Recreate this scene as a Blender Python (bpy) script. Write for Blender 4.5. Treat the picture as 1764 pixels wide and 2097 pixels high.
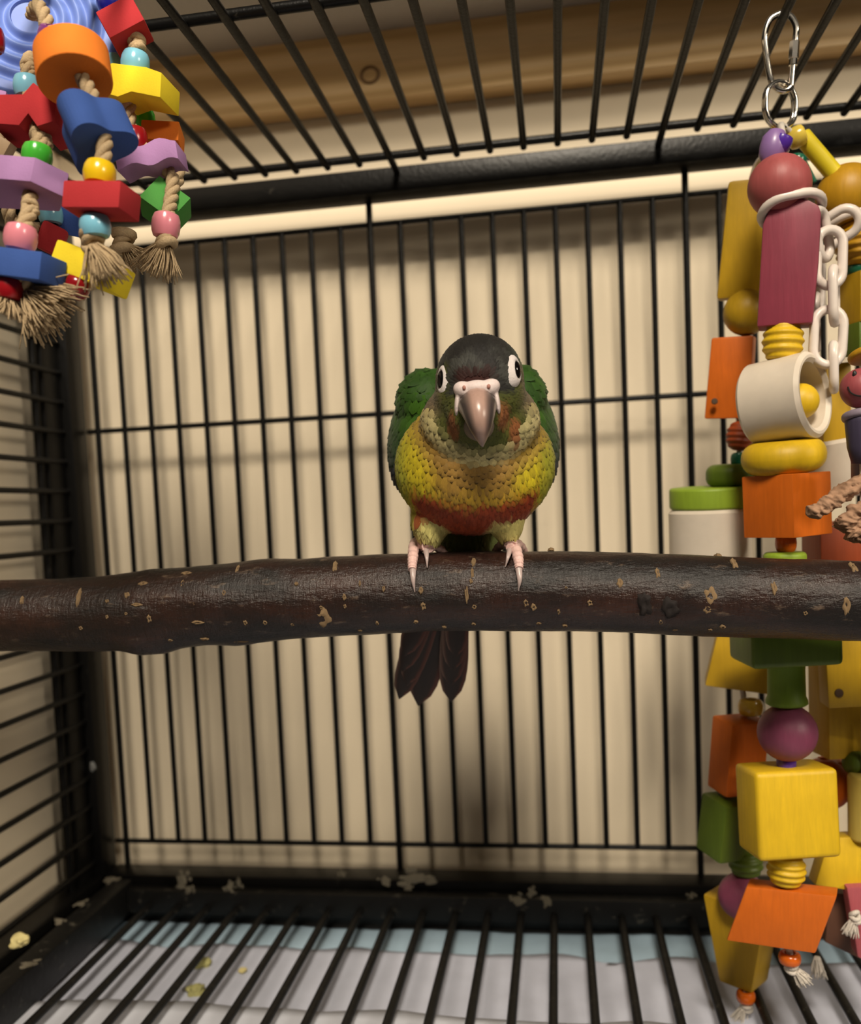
import bpy, bmesh, math, random
import numpy as np
from mathutils import Vector, Matrix, Euler, noise
random.seed(7); rng = np.random.default_rng(7)
for o in list(bpy.data.objects): bpy.data.objects.remove(o, do_unlink=True)
scene = bpy.context.scene
COL = scene.collection
S = 0.019            # one unit = the pitch of the cage bars, 19 mm

# ------------------------------------------------------------------ camera
CAM = Vector((5.7665, -30.1978, -0.3133))
A, B, G = 0.1578, -0.0712, 0.0450
F, CX, CY = 1874.59, 849.27, 1178.44
ROT = Matrix.Rotation(A, 3, 'Z') @ Matrix.Rotation(B, 3, 'X') @ Matrix.Rotation(G, 3, 'Y')
right, fwd, up = ROT.col[0].copy(), ROT.col[1].copy(), ROT.col[2].copy()
cd = bpy.data.cameras.new('camera')
cam = bpy.data.objects.new('camera', cd); COL.objects.link(cam)
cam.matrix_world = Matrix(((right.x, up.x, -fwd.x, CAM.x*S), (right.y, up.y, -fwd.y, CAM.y*S),
                           (right.z, up.z, -fwd.z, CAM.z*S), (0, 0, 0, 1)))
cd.sensor_fit = 'HORIZONTAL'; cd.sensor_width = 36; cd.lens = F/1764*36
cd.shift_x = (882-CX)/1764; cd.shift_y = (CY-1048.5)/1764
cd.clip_start = 0.01; cd.clip_end = 50
cd.dof.use_dof = True; cd.dof.focus_distance = 18.0*S; cd.dof.aperture_fstop = 11
scene.camera = cam

# ------------------------------------------------------------------ light
w = bpy.data.worlds.new('world'); scene.world = w; w.use_nodes = True
w.node_tree.nodes['Background'].inputs[0].default_value = (1.0, 0.86, 0.70, 1)
w.node_tree.nodes['Background'].inputs[1].default_value = 0.02
def room_light(name, pos, energy, size, color):
    ld = bpy.data.lights.new(name, 'AREA'); ld.shape = 'DISK'; ld.size = size; ld.energy = energy; ld.color = color
    o = bpy.data.objects.new(name, ld); COL.objects.link(o); o.location = Vector(pos)*S
    o.rotation_euler = (Vector((4, -8, -2))*S-o.location).to_track_quat('-Z', 'Y').to_euler()
room_light('ceiling_lamp_front_offscreen', (11, -10-63, 64), 47, 0.42, (1.0, 0.88, 0.71))       # lamp over the room, in front and to the right
room_light('room_lamp_right_offscreen', (4+82, -10-60, 42), 29, 0.45, (1.0, 0.88, 0.71))  # the next lamp along
vs = scene.view_settings
vs.view_transform = 'Standard'; vs.look = 'None'; vs.exposure = 0.0; vs.gamma = 1.0
vs.use_curve_mapping = False

# ------------------------------------------------------------------ helpers
def ray(px, py):
    return ROT @ Vector(((px-CX)/F, 1, -(py-CY)/F))
def P(px, py, Y):                      # photograph measurement -> point at depth Y
    d = ray(px, py); return CAM + d*((Y-CAM.y)/d.y)
def U(px, Y, x=900, y=1050):           # size in px at depth Y -> units
    return px*((P(x, y, Y)-CAM).dot(fwd))/F
def T(loc, rot=(0, 0, 0), sc=(1, 1, 1)):
    return Matrix.Translation(loc) @ Euler(rot).to_matrix().to_4x4() @ Matrix.Diagonal((*sc, 1))
def D(a): return math.radians(a)

def tag(o, label=None, cat=None, group=None, kind=None):
    if label: o['label'] = label
    if cat: o['category'] = cat
    if group: o['group'] = group
    if kind: o['kind'] = kind
    return o
def thing(name, loc, label, cat, group=None):
    o = bpy.data.objects.new(name, None); COL.objects.link(o); o.location = Vector(loc)*S
    o.empty_display_size = 0.01
    return tag(o, label, cat, group)
def wloc(o):
    v = Vector((0, 0, 0))
    while o is not None: v += o.location; o = o.parent
    return v
def build(name, geo, mat, parent=None, xf=None, smooth=True, angle=40, origin=None, cols=None, uv=None):
    vs_, fs_ = geo
    if xf is not None: vs_ = [xf @ Vector(v) for v in vs_]
    base = wloc(parent) if parent else Vector((0, 0, 0))
    loc = Vector((0, 0, 0))
    if origin is not None: loc = Vector(origin)*S - base
    elif parent is None:
        c = Vector((0, 0, 0))
        for v in vs_: c += Vector(v)
        c /= len(vs_); loc = c*S
    off = base+loc
    me = bpy.data.meshes.new(name)
    if isinstance(vs_, np.ndarray): va = vs_*S-np.array(off)
    else: va = [(v[0]*S-off.x, v[1]*S-off.y, v[2]*S-off.z) for v in vs_]
    me.from_pydata(va if not isinstance(va, np.ndarray) else va.tolist(), [], fs_)
    if cols is not None:
        ca = me.color_attributes.new('Col', 'FLOAT_COLOR', 'POINT')
        ca.data.foreach_set('color', np.asarray(cols, dtype=np.float32).ravel())
    if uv is not None:
        ul = me.uv_layers.new(name='UVMap')
        idx = np.empty(len(me.loops), dtype=np.int32); me.loops.foreach_get('vertex_index', idx)
        ul.data.foreach_set('uv', np.asarray(uv, dtype=np.float32)[idx].ravel())
    me.update()
    if smooth:
        me.polygons.foreach_set('use_smooth', [True]*len(me.polygons))
        if angle: me.set_sharp_from_angle(angle=math.radians(angle))
    if mat: me.materials.append(mat)
    o = bpy.data.objects.new(name, me); COL.objects.link(o); o.location = loc; o.parent = parent
    return o
def merge(*gs):
    v, f = [], []
    for g in gs:
        n = len(v); v += [tuple(q) for q in g[0]]; f += [tuple(i+n for i in q) for q in g[1]]
    return v, f
def xg(geo, xf): return [tuple(xf @ Vector(v)) for v in geo[0]], geo[1]
def bm_geo(bm):
    bm.verts.index_update()
    g = [tuple(v.co) for v in bm.verts], [tuple(v.index for v in f.verts) for f in bm.faces]
    bm.free(); return g
def rbox(sx, sy, sz, bev=0.05, seg=2, top=1.0, shear=0.0):
    bm = bmesh.new(); bmesh.ops.create_cube(bm, size=1)
    for v in bm.verts:
        z = v.co.z; k = top if z > 0 else 1
        v.co = Vector((v.co.x*sx*k+shear*z*sz, v.co.y*sy*k, z*sz))
    if bev: bmesh.ops.bevel(bm, geom=bm.edges[:], offset=bev, segments=seg, profile=0.6, affect='EDGES')
    return bm_geo(bm)
def prism(poly, depth, bev=0.04, seg=2):    # polygon in XZ, thickness along Y
    bm = bmesh.new()
    a = [bm.verts.new((x, -depth/2, z)) for x, z in poly]
    f = bm.faces.new(a)
    r = bmesh.ops.extrude_face_region(bm, geom=[f])
    for v in r['geom']:
        if isinstance(v, bmesh.types.BMVert): v.co.y += depth
    bmesh.ops.recalc_face_normals(bm, faces=bm.faces[:])
    if bev: bmesh.ops.bevel(bm, geom=bm.edges[:], offset=bev, segments=seg, profile=0.6, affect='EDGES', clamp_overlap=True)
    return bm_geo(bm)
def lathe(prof, n=28, sx=1, sy=1):          # profile (r, z) from bottom to top
    v, f = [], []
    for r, z in prof:
        for i in range(n):
            a = 2*math.pi*i/n; v.append((r*math.cos(a)*sx, r*math.sin(a)*sy, z))
    for j in range(len(prof)-1):
        for i in range(n):
            k = (i+1) % n; f.append((j*n+i, j*n+k, (j+1)*n+k, (j+1)*n+i))
    if prof[0][0] > 1e-5 and prof[0] != prof[-1]:
        f.append(tuple(range(n-1, -1, -1)))
    if prof[-1][0] > 1e-5 and prof[0] != prof[-1]:
        f.append(tuple((len(prof)-1)*n+i for i in range(n)))
    return v, f
def ball(r, hole=0.18, n=28, m=14):
    a0 = math.asin(hole); pr = []
    for j in range(m+1):
        a = -math.pi/2+a0+(math.pi-2*a0)*j/m; pr.append((r*math.cos(a), r*math.sin(a)))
    pr = [(r*hole*.9, pr[0][1]+r*.12)]+pr+[(r*hole*.9, pr[-1][1]-r*.12)]
    return lathe(pr, n)
def pony(r, h, n=24):                       # pony bead
    ri = r*.42
    pr = [(ri, -h*.4), (ri*1.15, -h*.48), (r*.62, -h*.5), (r*.84, -h*.43), (r*.96, -h*.25), (r, 0),
          (r*.96, h*.25), (r*.84, h*.43), (r*.62, h*.5), (ri*1.15, h*.48), (ri, h*.4), (ri, -h*.4)]
    return lathe(pr, n)
def hive(r, h, k=5, n=28):                  # ribbed beehive bead
    pr = [(r*.2, -h/2)]; N = k*8
    for j in range(N+1):
        t = j/N; z = -h/2+h*t; e = math.sqrt(max(0.05, 1-(abs(2*t-1))**2.2))
        pr.append((r*(0.30+0.70*e)*(1-0.10*(0.5+0.5*math.cos(2*math.pi*k*t))), z))
    pr.append((r*.2, h/2)); return lathe(pr, n)
def disc(r, h, e=0.35, n=36):
    e = min(e, h*.5); pr = [(0.12*r, -h/2)]
    for j in range(7):
        a = -math.pi/2+math.pi/2*j/6; pr.append((r-e+e*math.cos(a), -h/2+e+e*math.sin(a)))
    for j in range(7):
        a = math.pi/2*j/6; pr.append((r-e+e*math.cos(a), h/2-e+e*math.sin(a)))
    pr.append((0.12*r, h/2)); return lathe(pr, n)
def pipe(ro, ri, L, b=0.06, n=40):          # open ring
    pr = [(ri, -L/2+b), (ri+b, -L/2), (ro-b, -L/2), (ro, -L/2+b), (ro, L/2-b), (ro-b, L/2), (ri+b, L/2), (ri, L/2-b), (ri, -L/2+b)]
    return lathe(pr, n)
def tube(path, rad, n=10, closed=False, caps=True):
    pts = [Vector(p) for p in path]; N = len(pts)
    if not hasattr(rad, '__len__'): rad = [rad]*N
    v, f = [], []; ref = None
    for i, p in enumerate(pts):
        if closed: t = pts[(i+1) % N]-pts[i-1]
        else: t = pts[min(i+1, N-1)]-pts[max(i-1, 0)]
        t.normalize()
        if ref is None:
            ref = Vector((0, 0, 1)) if abs(t.z) < .9 else Vector((0, 1, 0))
        a = (ref-t*ref.dot(t)).normalized(); ref = a; b = t.cross(a)
        for k in range(n):
            q = 2*math.pi*k/n; v.append(tuple(p+(a*math.cos(q)+b*math.sin(q))*rad[i]))
    for i in range(N if closed else N-1):
        j = (i+1) % N
        for k in range(n):
            m = (k+1) % n; f.append((i*n+k, i*n+m, j*n+m, j*n+k))
    if not closed and caps:
        f.append(tuple(range(n-1, -1, -1))); f.append(tuple((N-1)*n+k for k in range(n)))
    return v, f
def link(w_, h_, r, n=9):                   # chain link in XZ
    R = w_/2-r; L = h_/2-r-R; path = []
    for j in range(13):
        a = math.pi*j/12; path.append((R*math.cos(a), 0, L+R*math.sin(a)))
    for j in range(13):
        a = math.pi+math.pi*j/12; path.append((R*math.cos(a), 0, -L+R*math.sin(a)))
    return tube(path, r, n, closed=True)
def bez(pts, n=12):                         # Catmull-Rom
    pts = [Vector(p) for p in pts]; q = [2*pts[0]-pts[1]]+pts+[2*pts[-1]-pts[-2]]; out = []
    for i in range(1, len(q)-2):
        for j in range(n):
            t = j/n; p0, p1, p2, p3 = q[i-1:i+3]
            out.append(.5*((2*p1)+(p2-p0)*t+(2*p0-5*p1+4*p2-p3)*t*t+(3*p1-p0-3*p2+p3)*t**3))
    out.append(pts[-1]); return out

# ------------------------------------------------------------------ materials
def lin(r, g, b):                           # sRGB 0-255 -> linear
    return tuple(((c/255)/12.92 if c/255 <= .04045 else ((c/255+.055)/1.055)**2.4) for c in (r, g, b))
class NT:
    def __init__(s, name):
        s.m = bpy.data.materials.new(name); s.m.use_nodes = True; s.t = s.m.node_tree
        s.b = s.t.nodes['Principled BSDF']; s.co = s.n('ShaderNodeTexCoord')
    def n(s, k, **kw):
        x = s.t.nodes.new(k)
        for a, b in kw.items(): setattr(x, a, b)
        return x
    def l(s, a, b): s.t.links.new(a, b)
    def mapping(s, scale=(1, 1, 1), rot=(0, 0, 0), src='Object'):
        m = s.n('ShaderNodeMapping'); m.inputs['Scale'].default_value = scale; m.inputs['Rotation'].default_value = rot
        s.l(s.co.outputs[src], m.inputs['Vector']); return m.outputs[0]
    def noise(s, vec, scale, detail=4, rough=.55, dist=0):
        x = s.n('ShaderNodeTexNoise'); x.inputs['Scale'].default_value = scale; x.inputs['Detail'].default_value = detail
        x.inputs['Roughness'].default_value = rough; x.inputs['Distortion'].default_value = dist
        s.l(vec, x.inputs['Vector']); return x.outputs['Fac']
    def ramp(s, fac, stops):
        x = s.n('ShaderNodeValToRGB'); e = x.color_ramp.elements
        while len(e) < len(stops): e.new(.5)
        for i, (p, c) in enumerate(stops):
            e[i].position = p; e[i].color = (*c, 1) if len(c) == 3 else c
        s.l(fac, x.inputs[0]); return x.outputs[0]
    def mix(s, fac, a, b, mode='MIX'):
        x = s.n('ShaderNodeMix', data_type='RGBA', blend_type=mode)
        for v, i in ((fac, 0), (a, 6), (b, 7)):
            if isinstance(v, (int, float)): x.inputs[i].default_value = v
            elif isinstance(v, tuple): x.inputs[i].default_value = (*v, 1) if len(v) == 3 else v
            else: s.l(v, x.inputs[i])
        return x.outputs[2]
    def bump(s, h, strength=.3, dist=.001, nrm=None):
        x = s.n('ShaderNodeBump'); x.inputs['Strength'].default_value = strength; x.inputs['Distance'].default_value = dist
        s.l(h, x.inputs['Height'])
        if nrm is not None: s.l(nrm, x.inputs['Normal'])
        s.l(x.outputs[0], s.b.inputs['Normal']); return x.outputs[0]
    def set(s, rough=.5, spec=.5, coat=0, sss=0, metal=0):
        s.b.inputs['Roughness'].default_value = rough; s.b.inputs['Specular IOR Level'].default_value = spec
        s.b.inputs['Coat Weight'].default_value = coat; s.b.inputs['Coat Roughness'].default_value = .15
        s.b.inputs['Metallic'].default_value = metal
        if sss:
            s.b.inputs['Subsurface Weight'].default_value = sss; s.b.inputs['Subsurface Radius'].default_value = (.002, .0012, .0008)
            s.b.inputs['Subsurface Scale'].default_value = 1
    def color(s, c):
        if isinstance(c, tuple): s.b.inputs['Base Color'].default_value = (*c, 1)
        else: s.l(c, s.b.inputs['Base Color'])
def sc(c, k): return tuple(min(1, x*k) for x in c)
_cache = {}
def cached(fn):
    def g(*a):
        k = (fn.__name__, a)
        if k not in _cache: _cache[k] = fn(*a)
        return _cache[k]
    return g
@cached
def plastic(name, c, rough=.22):
    t = NT(name); v = t.mapping()
    t.color(t.mix(t.noise(v, 180, 2), sc(c, .92), sc(c, 1.06))); t.set(rough, .5, .15, .05); return t.m
@cached
def dyed_wood(name, c):
    t = NT(name); v = t.mapping((1, 1, .09)); v2 = t.mapping()
    g = t.noise(v, 520, 5, .6, .4); bl = t.noise(v2, 70, 3)
    col = t.mix(g, sc(c, .70), sc(c, 1.12)); col = t.mix(t.ramp(bl, [(.35, (0, 0, 0)), (.75, (.5, .5, .5))]), col, sc(c, .72))
    t.color(col); t.set(.48, .4); t.bump(g, .18, .0006); return t.m
@cached
def foam(name, c):
    t = NT(name); v = t.mapping(); g = t.noise(v, 1500, 3); bl = t.noise(v, 90, 2)
    t.color(t.mix(bl, sc(c, .88), sc(c, 1.08))); t.set(.85, .2); t.bump(g, .25, .0003); return t.m
def m_cage():
    t = NT('black_hammered_enamel'); v = t.mapping(); g = t.noise(v, 420, 4); d = t.noise(v, 75, 6, .7)
    f = t.ramp(d, [(.66, (0, 0, 0)), (.74, (1, 1, 1))])
    t.color(t.mix(f, (.004, .0038, .0036), (.05, .045, .035))); t.set(.34, .16); t.bump(g, .35, .0005); return t.m
def m_grate():
    t = NT('black_grate_enamel_with_grime'); v = t.mapping(); g = t.noise(v, 420, 4); d = t.noise(v, 160, 6, .75)
    f = t.ramp(d, [(.60, (0, 0, 0)), (.72, (1, 1, 1))])
    t.color(t.mix(f, (.005, .0048, .0045), (.10, .09, .07))); t.set(.48, .25); t.bump(d, .5, .0008); return t.m
def m_wall(name, c, amt=.12):
    t = NT(name); v = t.mapping(); a = t.noise(v, 9, 4); b = t.noise(v, 900, 3); st = t.noise(v, 38, 6, .7)
    col = t.mix(a, sc(c, 1-amt), sc(c, 1+amt*.5))
    col = t.mix(t.ramp(st, [(.64, (0, 0, 0)), (.8, (.35, .35, .35))]), col, sc(c, .55))
    t.color(col); t.set(.62, .35); t.bump(b, .12, .0006); return t.m
def m_pine():
    t = NT('varnished_pine'); v = t.mapping((.06, 1, 1)); v2 = t.mapping((.5, 1, 1))
    d = t.noise(v2, 14, 2); 
    wv = t.n('ShaderNodeTexWave', wave_type='BANDS', bands_direction='Z'); wv.inputs['Scale'].default_value = 22
    wv.inputs['Distortion'].default_value = 9; wv.inputs['Detail'].default_value = 3; wv.inputs['Detail Scale'].default_value = 1.2
    t.l(v, wv.inputs['Vector']); g = t.noise(v, 300, 4)
    c = t.ramp(wv.outputs['Fac'], [(.0, (.52, .34, .15)), (.55, (.70, .48, .24)), (1, (.76, .55, .30))])
    c = t.mix(t.ramp(g, [(.3, (0, 0, 0)), (.8, (.35, .35, .35))]), c, (.36, .22, .10))
    t.color(c); t.set(.45, .4); return t.m
def m_bark():
    t = NT('dark_glossy_bark'); v = t.mapping((1, .25, .25)); v2 = t.mapping(); v3 = t.mapping((.35, 1, 1))
    ring = t.noise(v, 900, 5, .65, .3); blot = t.noise(v3, 55, 5, .6); fine = t.noise(v2, 1400, 3); lng = t.noise(v3, 260, 5, .7)
    c = t.mix(ring, (.007, .0035, .003), (.040, .018, .013))
    c = t.mix(t.ramp(blot, [(.42, (0, 0, 0)), (.60, (1, 1, 1))]), c, (.006, .004, .0035))
    c = t.mix(t.ramp(blot, [(.2, (.75, .75, .75)), (.42, (0, 0, 0))]), c, (.055, .020, .012))
    c = t.mix(t.ramp(lng, [(.60, (0, 0, 0)), (.70, (.8, .8, .8))]), c, (.11, .075, .052))
    t.color(c); t.set(.40, .40)
    rr = t.ramp(blot, [(.4, (.25, .25, .25)), (.6, (.44, .44, .44))]); t.l(rr, t.b.inputs['Roughness'])
    n1 = t.bump(ring, .45, .0009); n2 = t.bump(lng, .55, .0014, n1); t.bump(fine, .15, .0005, n2); return t.m
def m_attr(name, rough=.6, barb=True):
    t = NT(name); a = t.n('ShaderNodeVertexColor', layer_name='Col'); col = a.outputs[0]
    if barb:
        u = t.n('ShaderNodeUVMap', uv_map='UVMap'); mp = t.n('ShaderNodeMapping'); mp.inputs['Scale'].default_value = (9, 1.0, 1)
        t.l(u.outputs[0], mp.inputs['Vector']); g = t.noise(mp.outputs[0], 3.2, 4, .7)
        col = t.mix(t.ramp(g, [(.3, (.55, .55, .55)), (.7, (1, 1, 1))]), (0, 0, 0), col, 'MIX')
        t.bump(g, .35, .0003)
    t.color(col); t.set(rough, .25); t.b.inputs['Sheen Weight'].default_value = .06; return t.m
def m_rope(name, c):
    t = NT(name); v = t.mapping(); g = t.noise(v, 1800, 4)
    t.color(t.mix(g, sc(c, .6), sc(c, 1.2))); t.set(.9, .15); t.bump(g, .5, .0006); return t.m
def m_metal():
    t = NT('nickel_plated_steel'); t.color((.72, .68, .62)); t.set(.16, .5, 0, 0, 1.0); return t.m
def m_simple(name, c, rough=.5, spec=.5, sss=0, bumpy=0, scale=800):
    t = NT(name); v = t.mapping(); g = t.noise(v, scale, 3)
    t.color(t.mix(g, sc(c, .85), sc(c, 1.08))); t.set(rough, spec, 0, sss)
    if bumpy: t.bump(g, bumpy, .0005)
    return t.m
CAGE = m_cage(); GRATE = m_grate(); WALL = m_wall('cream_painted_board', (.71, .61, .455)); LWALL = m_wall('cream_painted_side_board', (.71, .61, .455), .08)
PINE = m_pine(); BARK = m_bark(); STEEL = m_metal(); ROPE = m_rope('natural_sisal_rope', (.50, .37, .22)); CORD = m_rope('white_cotton_cord', (.74, .68, .60))

# ------------------------------------------------------------------ the setting
def slab(x0, x1, y0, y1, z0, z1, b=0):
    return xg(rbox(x1-x0, y1-y0, z1-z0, b), Matrix.Translation(((x0+x1)/2, (y0+y1)/2, (z0+z1)/2)))
YB, XLW = 1.36, -11.55
tag(build('wall_back', slab(XLW-2, 27, YB, YB+2, -15.2, 22), WALL), 'cream painted wall close behind the bird cage', 'wall', kind='structure')
tag(build('wall_left', slab(XLW-2, XLW, -24, YB, -15.2, 22), LWALL), 'cream painted side wall just beyond the horizontal cage bars', 'wall', kind='structure')
tag(build('floor', slab(XLW-2, 27, -34, YB+2, -16.2, -15.2), m_wall('stand_top_laminate', (.30, .26, .21))), 'plain surface the cage stands on', 'floor', kind='structure')
# pine batten under a grey shelf, above the cage
zb0 = P(900, 190, YB-.9).z; zb1 = P(900, 48, YB-.9).z
pine = tag(build('trim_1', slab(XLW, 27, YB-.95, YB, zb0, zb1, .05), PINE), 'knotty pine batten fixed along the wall under the grey shelf', 'batten', kind='structure')
kc = P(757, 152, YB-1.0)
build('wood_knot', xg(tube([(math.cos(a*.314)*.29, math.sin(a*.314)*.25, 0) for a in range(20)], .055, 8, closed=True), T(kc+Vector((0, .05, 0)), (D(90), 0, 0))), m_simple('dark_knot_wood', (.20, .11, .045), .5), pine)
tag(build('hanging_shelf', slab(XLW, 27, -4.2, YB, zb1, zb1+1.0, .04), m_simple('grey_painted_shelf', (.50, .465, .42), .6)),
    'grey painted shelf board above the cage, seen from below', 'shelf')

# ------------------------------------------------------------------ the cage
XR = 21.2; YF = -29.0; ZC = 10.3226; ZT, ZM, ZBW = 9.0643, 2.9218, -11.7392; XLB = -10.7757; ZL0 = 5.8464
cage = thing('bird_cage', (5, -14, -15.2), 'large black hammered metal bird cage with rows of thin bars', 'cage')
def bar_mesh(L, r, n=10):
    return tube([(0, 0, -L/2), (0, 0, L/2)], r, n)
_bars = {}
def bar(parent, p0, p1, r, mat, name='bar'):
    p0, p1 = Vector(p0), Vector(p1); d = p1-p0; L = round(d.length, 3); key = (L, r, mat.name)
    if key not in _bars:
        v, f = bar_mesh(L, r); me = bpy.data.meshes.new(name)
        me.from_pydata([(a*S, b*S, c*S) for a, b, c in v], [], f); me.polygons.foreach_set('use_smooth', [True]*len(f))
        me.set_sharp_from_angle(angle=.7); me.materials.append(mat); _bars[key] = me
    o = bpy.data.objects.new(name, _bars[key]); COL.objects.link(o); o.parent = parent
    o.location = ((p0+p1)/2)*S-wloc(parent); o.rotation_euler = d.to_track_quat('Z', 'Y').to_euler(); return o
YR0, YR1 = -.92, .12          # back tubes
PX0, PX1 = -11.42, -10.46
def rail(x0, x1, y0, y1, z0, z1, name='rail', mat=CAGE, par=None):
    return build(name, slab(x0, x1, y0, y1, z0, z1, .1), mat, par or cage, origin=((x0+x1)/2, (y0+y1)/2, (z0+z1)/2))
ZR0 = -13.75
for (x0, x1) in ((PX0, PX1), (XR-.1, XR+.94)):
    for (y0, y1) in ((YR0, YR1), (YF-1.04, YF)):
        rail(x0, x1, y0, y1, -15.2, 10.55, 'corner_post')
rail(XLB-.36, XLB+.02, -2.0, YR0, -12.7, 9.8, 'post_flange')
rail(PX1, XR-.1, YR0, YR1, 9.72, 10.52); rail(PX1, XR-.1, YF-1.04, YF, 9.72, 10.52)
rail(PX1, XR-.1, YR0, YR1, ZR0, -12.62)
for (x0, x1) in ((PX0, PX1), (XR-.1, XR+.94)):
    rail(x0, x1, YF, YR0, 9.72, 10.52); rail(x0, x1, YF, YR0, ZR0, -12.62)
RB = .094
for i in range(-10, 21):                                       # back panel
    ext = i % 10 == 0
    bar(cage, (i, 0, -12.7 if ext else ZBW), (i, 0, 9.8 if ext else ZT), RB*1.12 if ext else RB, CAGE)
for z in (ZT, ZM, ZBW): bar(cage, (-10.4, .02, z), (20.8, .02, z), RB*.95, CAGE, 'crosswire')
XC0 = 1.2538+4; XC0 = 5.1256
for i in range(-15, 16):                                       # roof panel
    x = XC0+i
    if x < -10.2 or x > 20.9: continue
    ext = (i+4) % 8 == 0
    bar(cage, (x, YF, ZC), (x, -.85 if ext else -1.85, ZC), .108, CAGE)
for y in (-1.9, -10.5, -19.6): bar(cage, (-10.4, y, ZC+.14), (21.1, y, ZC+.14), .125, CAGE, 'crosswire')
for xw in (XLB, XR+.42):                                       # side panels
    for k in range(-18, 4):
        bar(cage, (xw, YF+.1, ZL0+k), (xw, -.85, ZL0+k), RB, CAGE)
    for y in (-2.32, -15): bar(cage, (xw-.13, y, -12.7), (xw-.13, y, 9.8), .13, CAGE, 'crosswire')

# pull-out grate over the paper
GZ = -13.47; GP = 1.06
grate = thing('floor_grate', (5, -14, GZ), 'black metal floor grate of parallel bars above the paper', 'grate')
def grail(*a): return build('frame_side', slab(*a, .07), GRATE, grate, origin=((a[0]+a[1])/2, (a[2]+a[3])/2, (a[4]+a[5])/2))
GXL = -9.35
grail(GXL, XR-.3, -1.5, -1.0, GZ-.25, GZ+.55); grail(GXL, XR-.3, YF+.3, YF+.8, GZ-.25, GZ+.55)
grail(GXL-.75, GXL, YF+.3, -1.0, GZ-.35, GZ+.75); grail(XR-.3, XR+.0, YF+.3, -1.0, GZ-.25, GZ+.55)
gx0 = 5.7665+(1.2538-5.7665)*GP
for i in range(-9, 19):
    x = gx0+i*GP
    if x < GXL+.15 or x > XR-.5: continue
    bar(grate, (x, YF+.4, GZ), (x, -1.3, GZ), .125, GRATE)
# dried droppings stuck on the metal
def blob(r, seed, fl=.35, sub=3):
    bm = bmesh.new(); bmesh.ops.create_icosphere(bm, subdivisions=sub, radius=1)
    for v in bm.verts:
        n_ = noise.noise(v.co*1.7+Vector((seed*3.1, 0, 0)))*.45+noise.noise(v.co*4+Vector((0, seed, 0)))*.25
        v.co *= r*(1+n_)
        v.co.z *= fl
    return bm_geo(bm)
DROP = m_simple('dried_dropping', (.15, .13, .095), .85, .2, 0, .6, 500); DROPY = m_simple('dried_yellow_food', (.62, .53, .24), .8, .2, 0, .5, 500)
def splat(r, seed, fl):
    rr = random.Random(seed); g = [blob(r*.55, seed, fl, 2)]
    for k in range(7):
        a = rr.uniform(0, 6.28); d = r*rr.uniform(.45, 1.0); g.append(xg(blob(r*rr.uniform(.12, .34), seed+k*7+1, fl*1.4, 2), Matrix.Translation((d*math.cos(a), d*math.sin(a), 0))))
    return merge(*g)
def onplane(px, py, axis, val):
    d = ray(px, py); return CAM+d*((val-CAM[axis])/d[axis])
for k, (px, py, r, sx) in enumerate([(372, 1802, .36, 1), (385, 1822, .25, 1), (470, 1818, .22, 1), (488, 1808, .24, .8), (850, 1800, .3, 2.2), (790, 1803, .2, 1.5),
                                     (838, 1818, .2, 1), (1062, 1845, .26, 1.2), (1118, 1845, .26, 1.2), (1090, 1828, .2, 1), (1415, 1835, .15, 1), (700, 1790, .14, 1.4)]):
    build('dried_dropping', xg(splat(r, k+1, .2), T(onplane(px, py, 1, -1.5), (D(90), 0, D(random.uniform(-20, 20))), (sx, 1, 1))), DROP, grate)
for k, (px, py, r) in enumerate([(228, 1800, .28), (120, 1885, .2), (60, 1975, .22), (165, 1850, .18)]):
    build('dried_dropping', xg(splat(r, k+21, .2), T(onplane(px, py, 2, GZ+.75), (0, 0, k), (1, 1.8, 1))), DROP, grate)
build('dried_food', xg(blob(.24, 41, .8), T(P(40, 1926, -8.4))), DROPY, grate)
for k, (px, py, r) in enumerate([(135, 1135, .22), (120, 870, .12), (190, 1570, .16), (145, 1515, .14)]):
    build('dried_dropping', xg(blob(r, k+51, .3), T(P(px, py, YR0), (D(90), 0, 0), (.7, 1, 1))), m_simple('dried_grey_splash', (.12, .12, .115), .6) if k == 0 else bpy.data.materials['dried_grey_splash'], cage)

# tray and papers
tray = thing('cage_tray', (5, -14, -15.2), 'shallow black pull-out tray under the floor grate', 'tray')
TD = m_simple('black_tray_plastic', (.012, .012, .012), .5)
build('tray_base', slab(-10.2, XR, YF+.3, -.95, -15.2, -15.0, .03), TD, tray)
for a in ((-10.2, XR, -1.0, -.85, -15.1, -13.75), (-10.2, XR, YF+.2, YF+.35, -15.1, -13.75), (-10.25, -10.1, YF+.3, -.9, -15.1, -13.75), (XR-.1, XR+.05, YF+.3, -.9, -15.1, -13.75)):
    build('tray_wall', slab(*a, .03), TD, tray)
def paper(name, x0, x1, y0, y1, z, amp, seed, mat, label, rag=0):
    nx, ny = 90, 50; v = []; f = []
    for j in range(ny+1):
        for i in range(nx+1):
            x = x0+(x1-x0)*i/nx; y = y0+(y1-y0)*j/ny
            if rag and j == ny: y += rag*noise.noise(Vector((x*.5, seed, 0)))
            a = Vector((x*.33+seed, y*.33, seed)); h = noise.noise(a)+.5*abs(noise.noise(a*2.3))+.25*noise.noise(a*5)
            v.append((x, y, z+amp*h))
    for j in range(ny):
        for i in range(nx):
            q = j*(nx+1)+i; f.append((q, q+1, q+nx+2, q+nx+1))
    o = build(name, (v, f), mat, angle=None)
    md = o.modifiers.new('thick', 'SOLIDIFY'); md.thickness = .00025
    return tag(o, label, 'paper', 'paper lining the tray')
paper('paper_sheet', -10, 20.6, -8, -1.2, -14.15, .10, 3.3, m_simple('pale_blue_paper', (.40, .54, .66), .7, .3, 0, 0, 60), 'pale blue paper sheet at the back of the tray')
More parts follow.
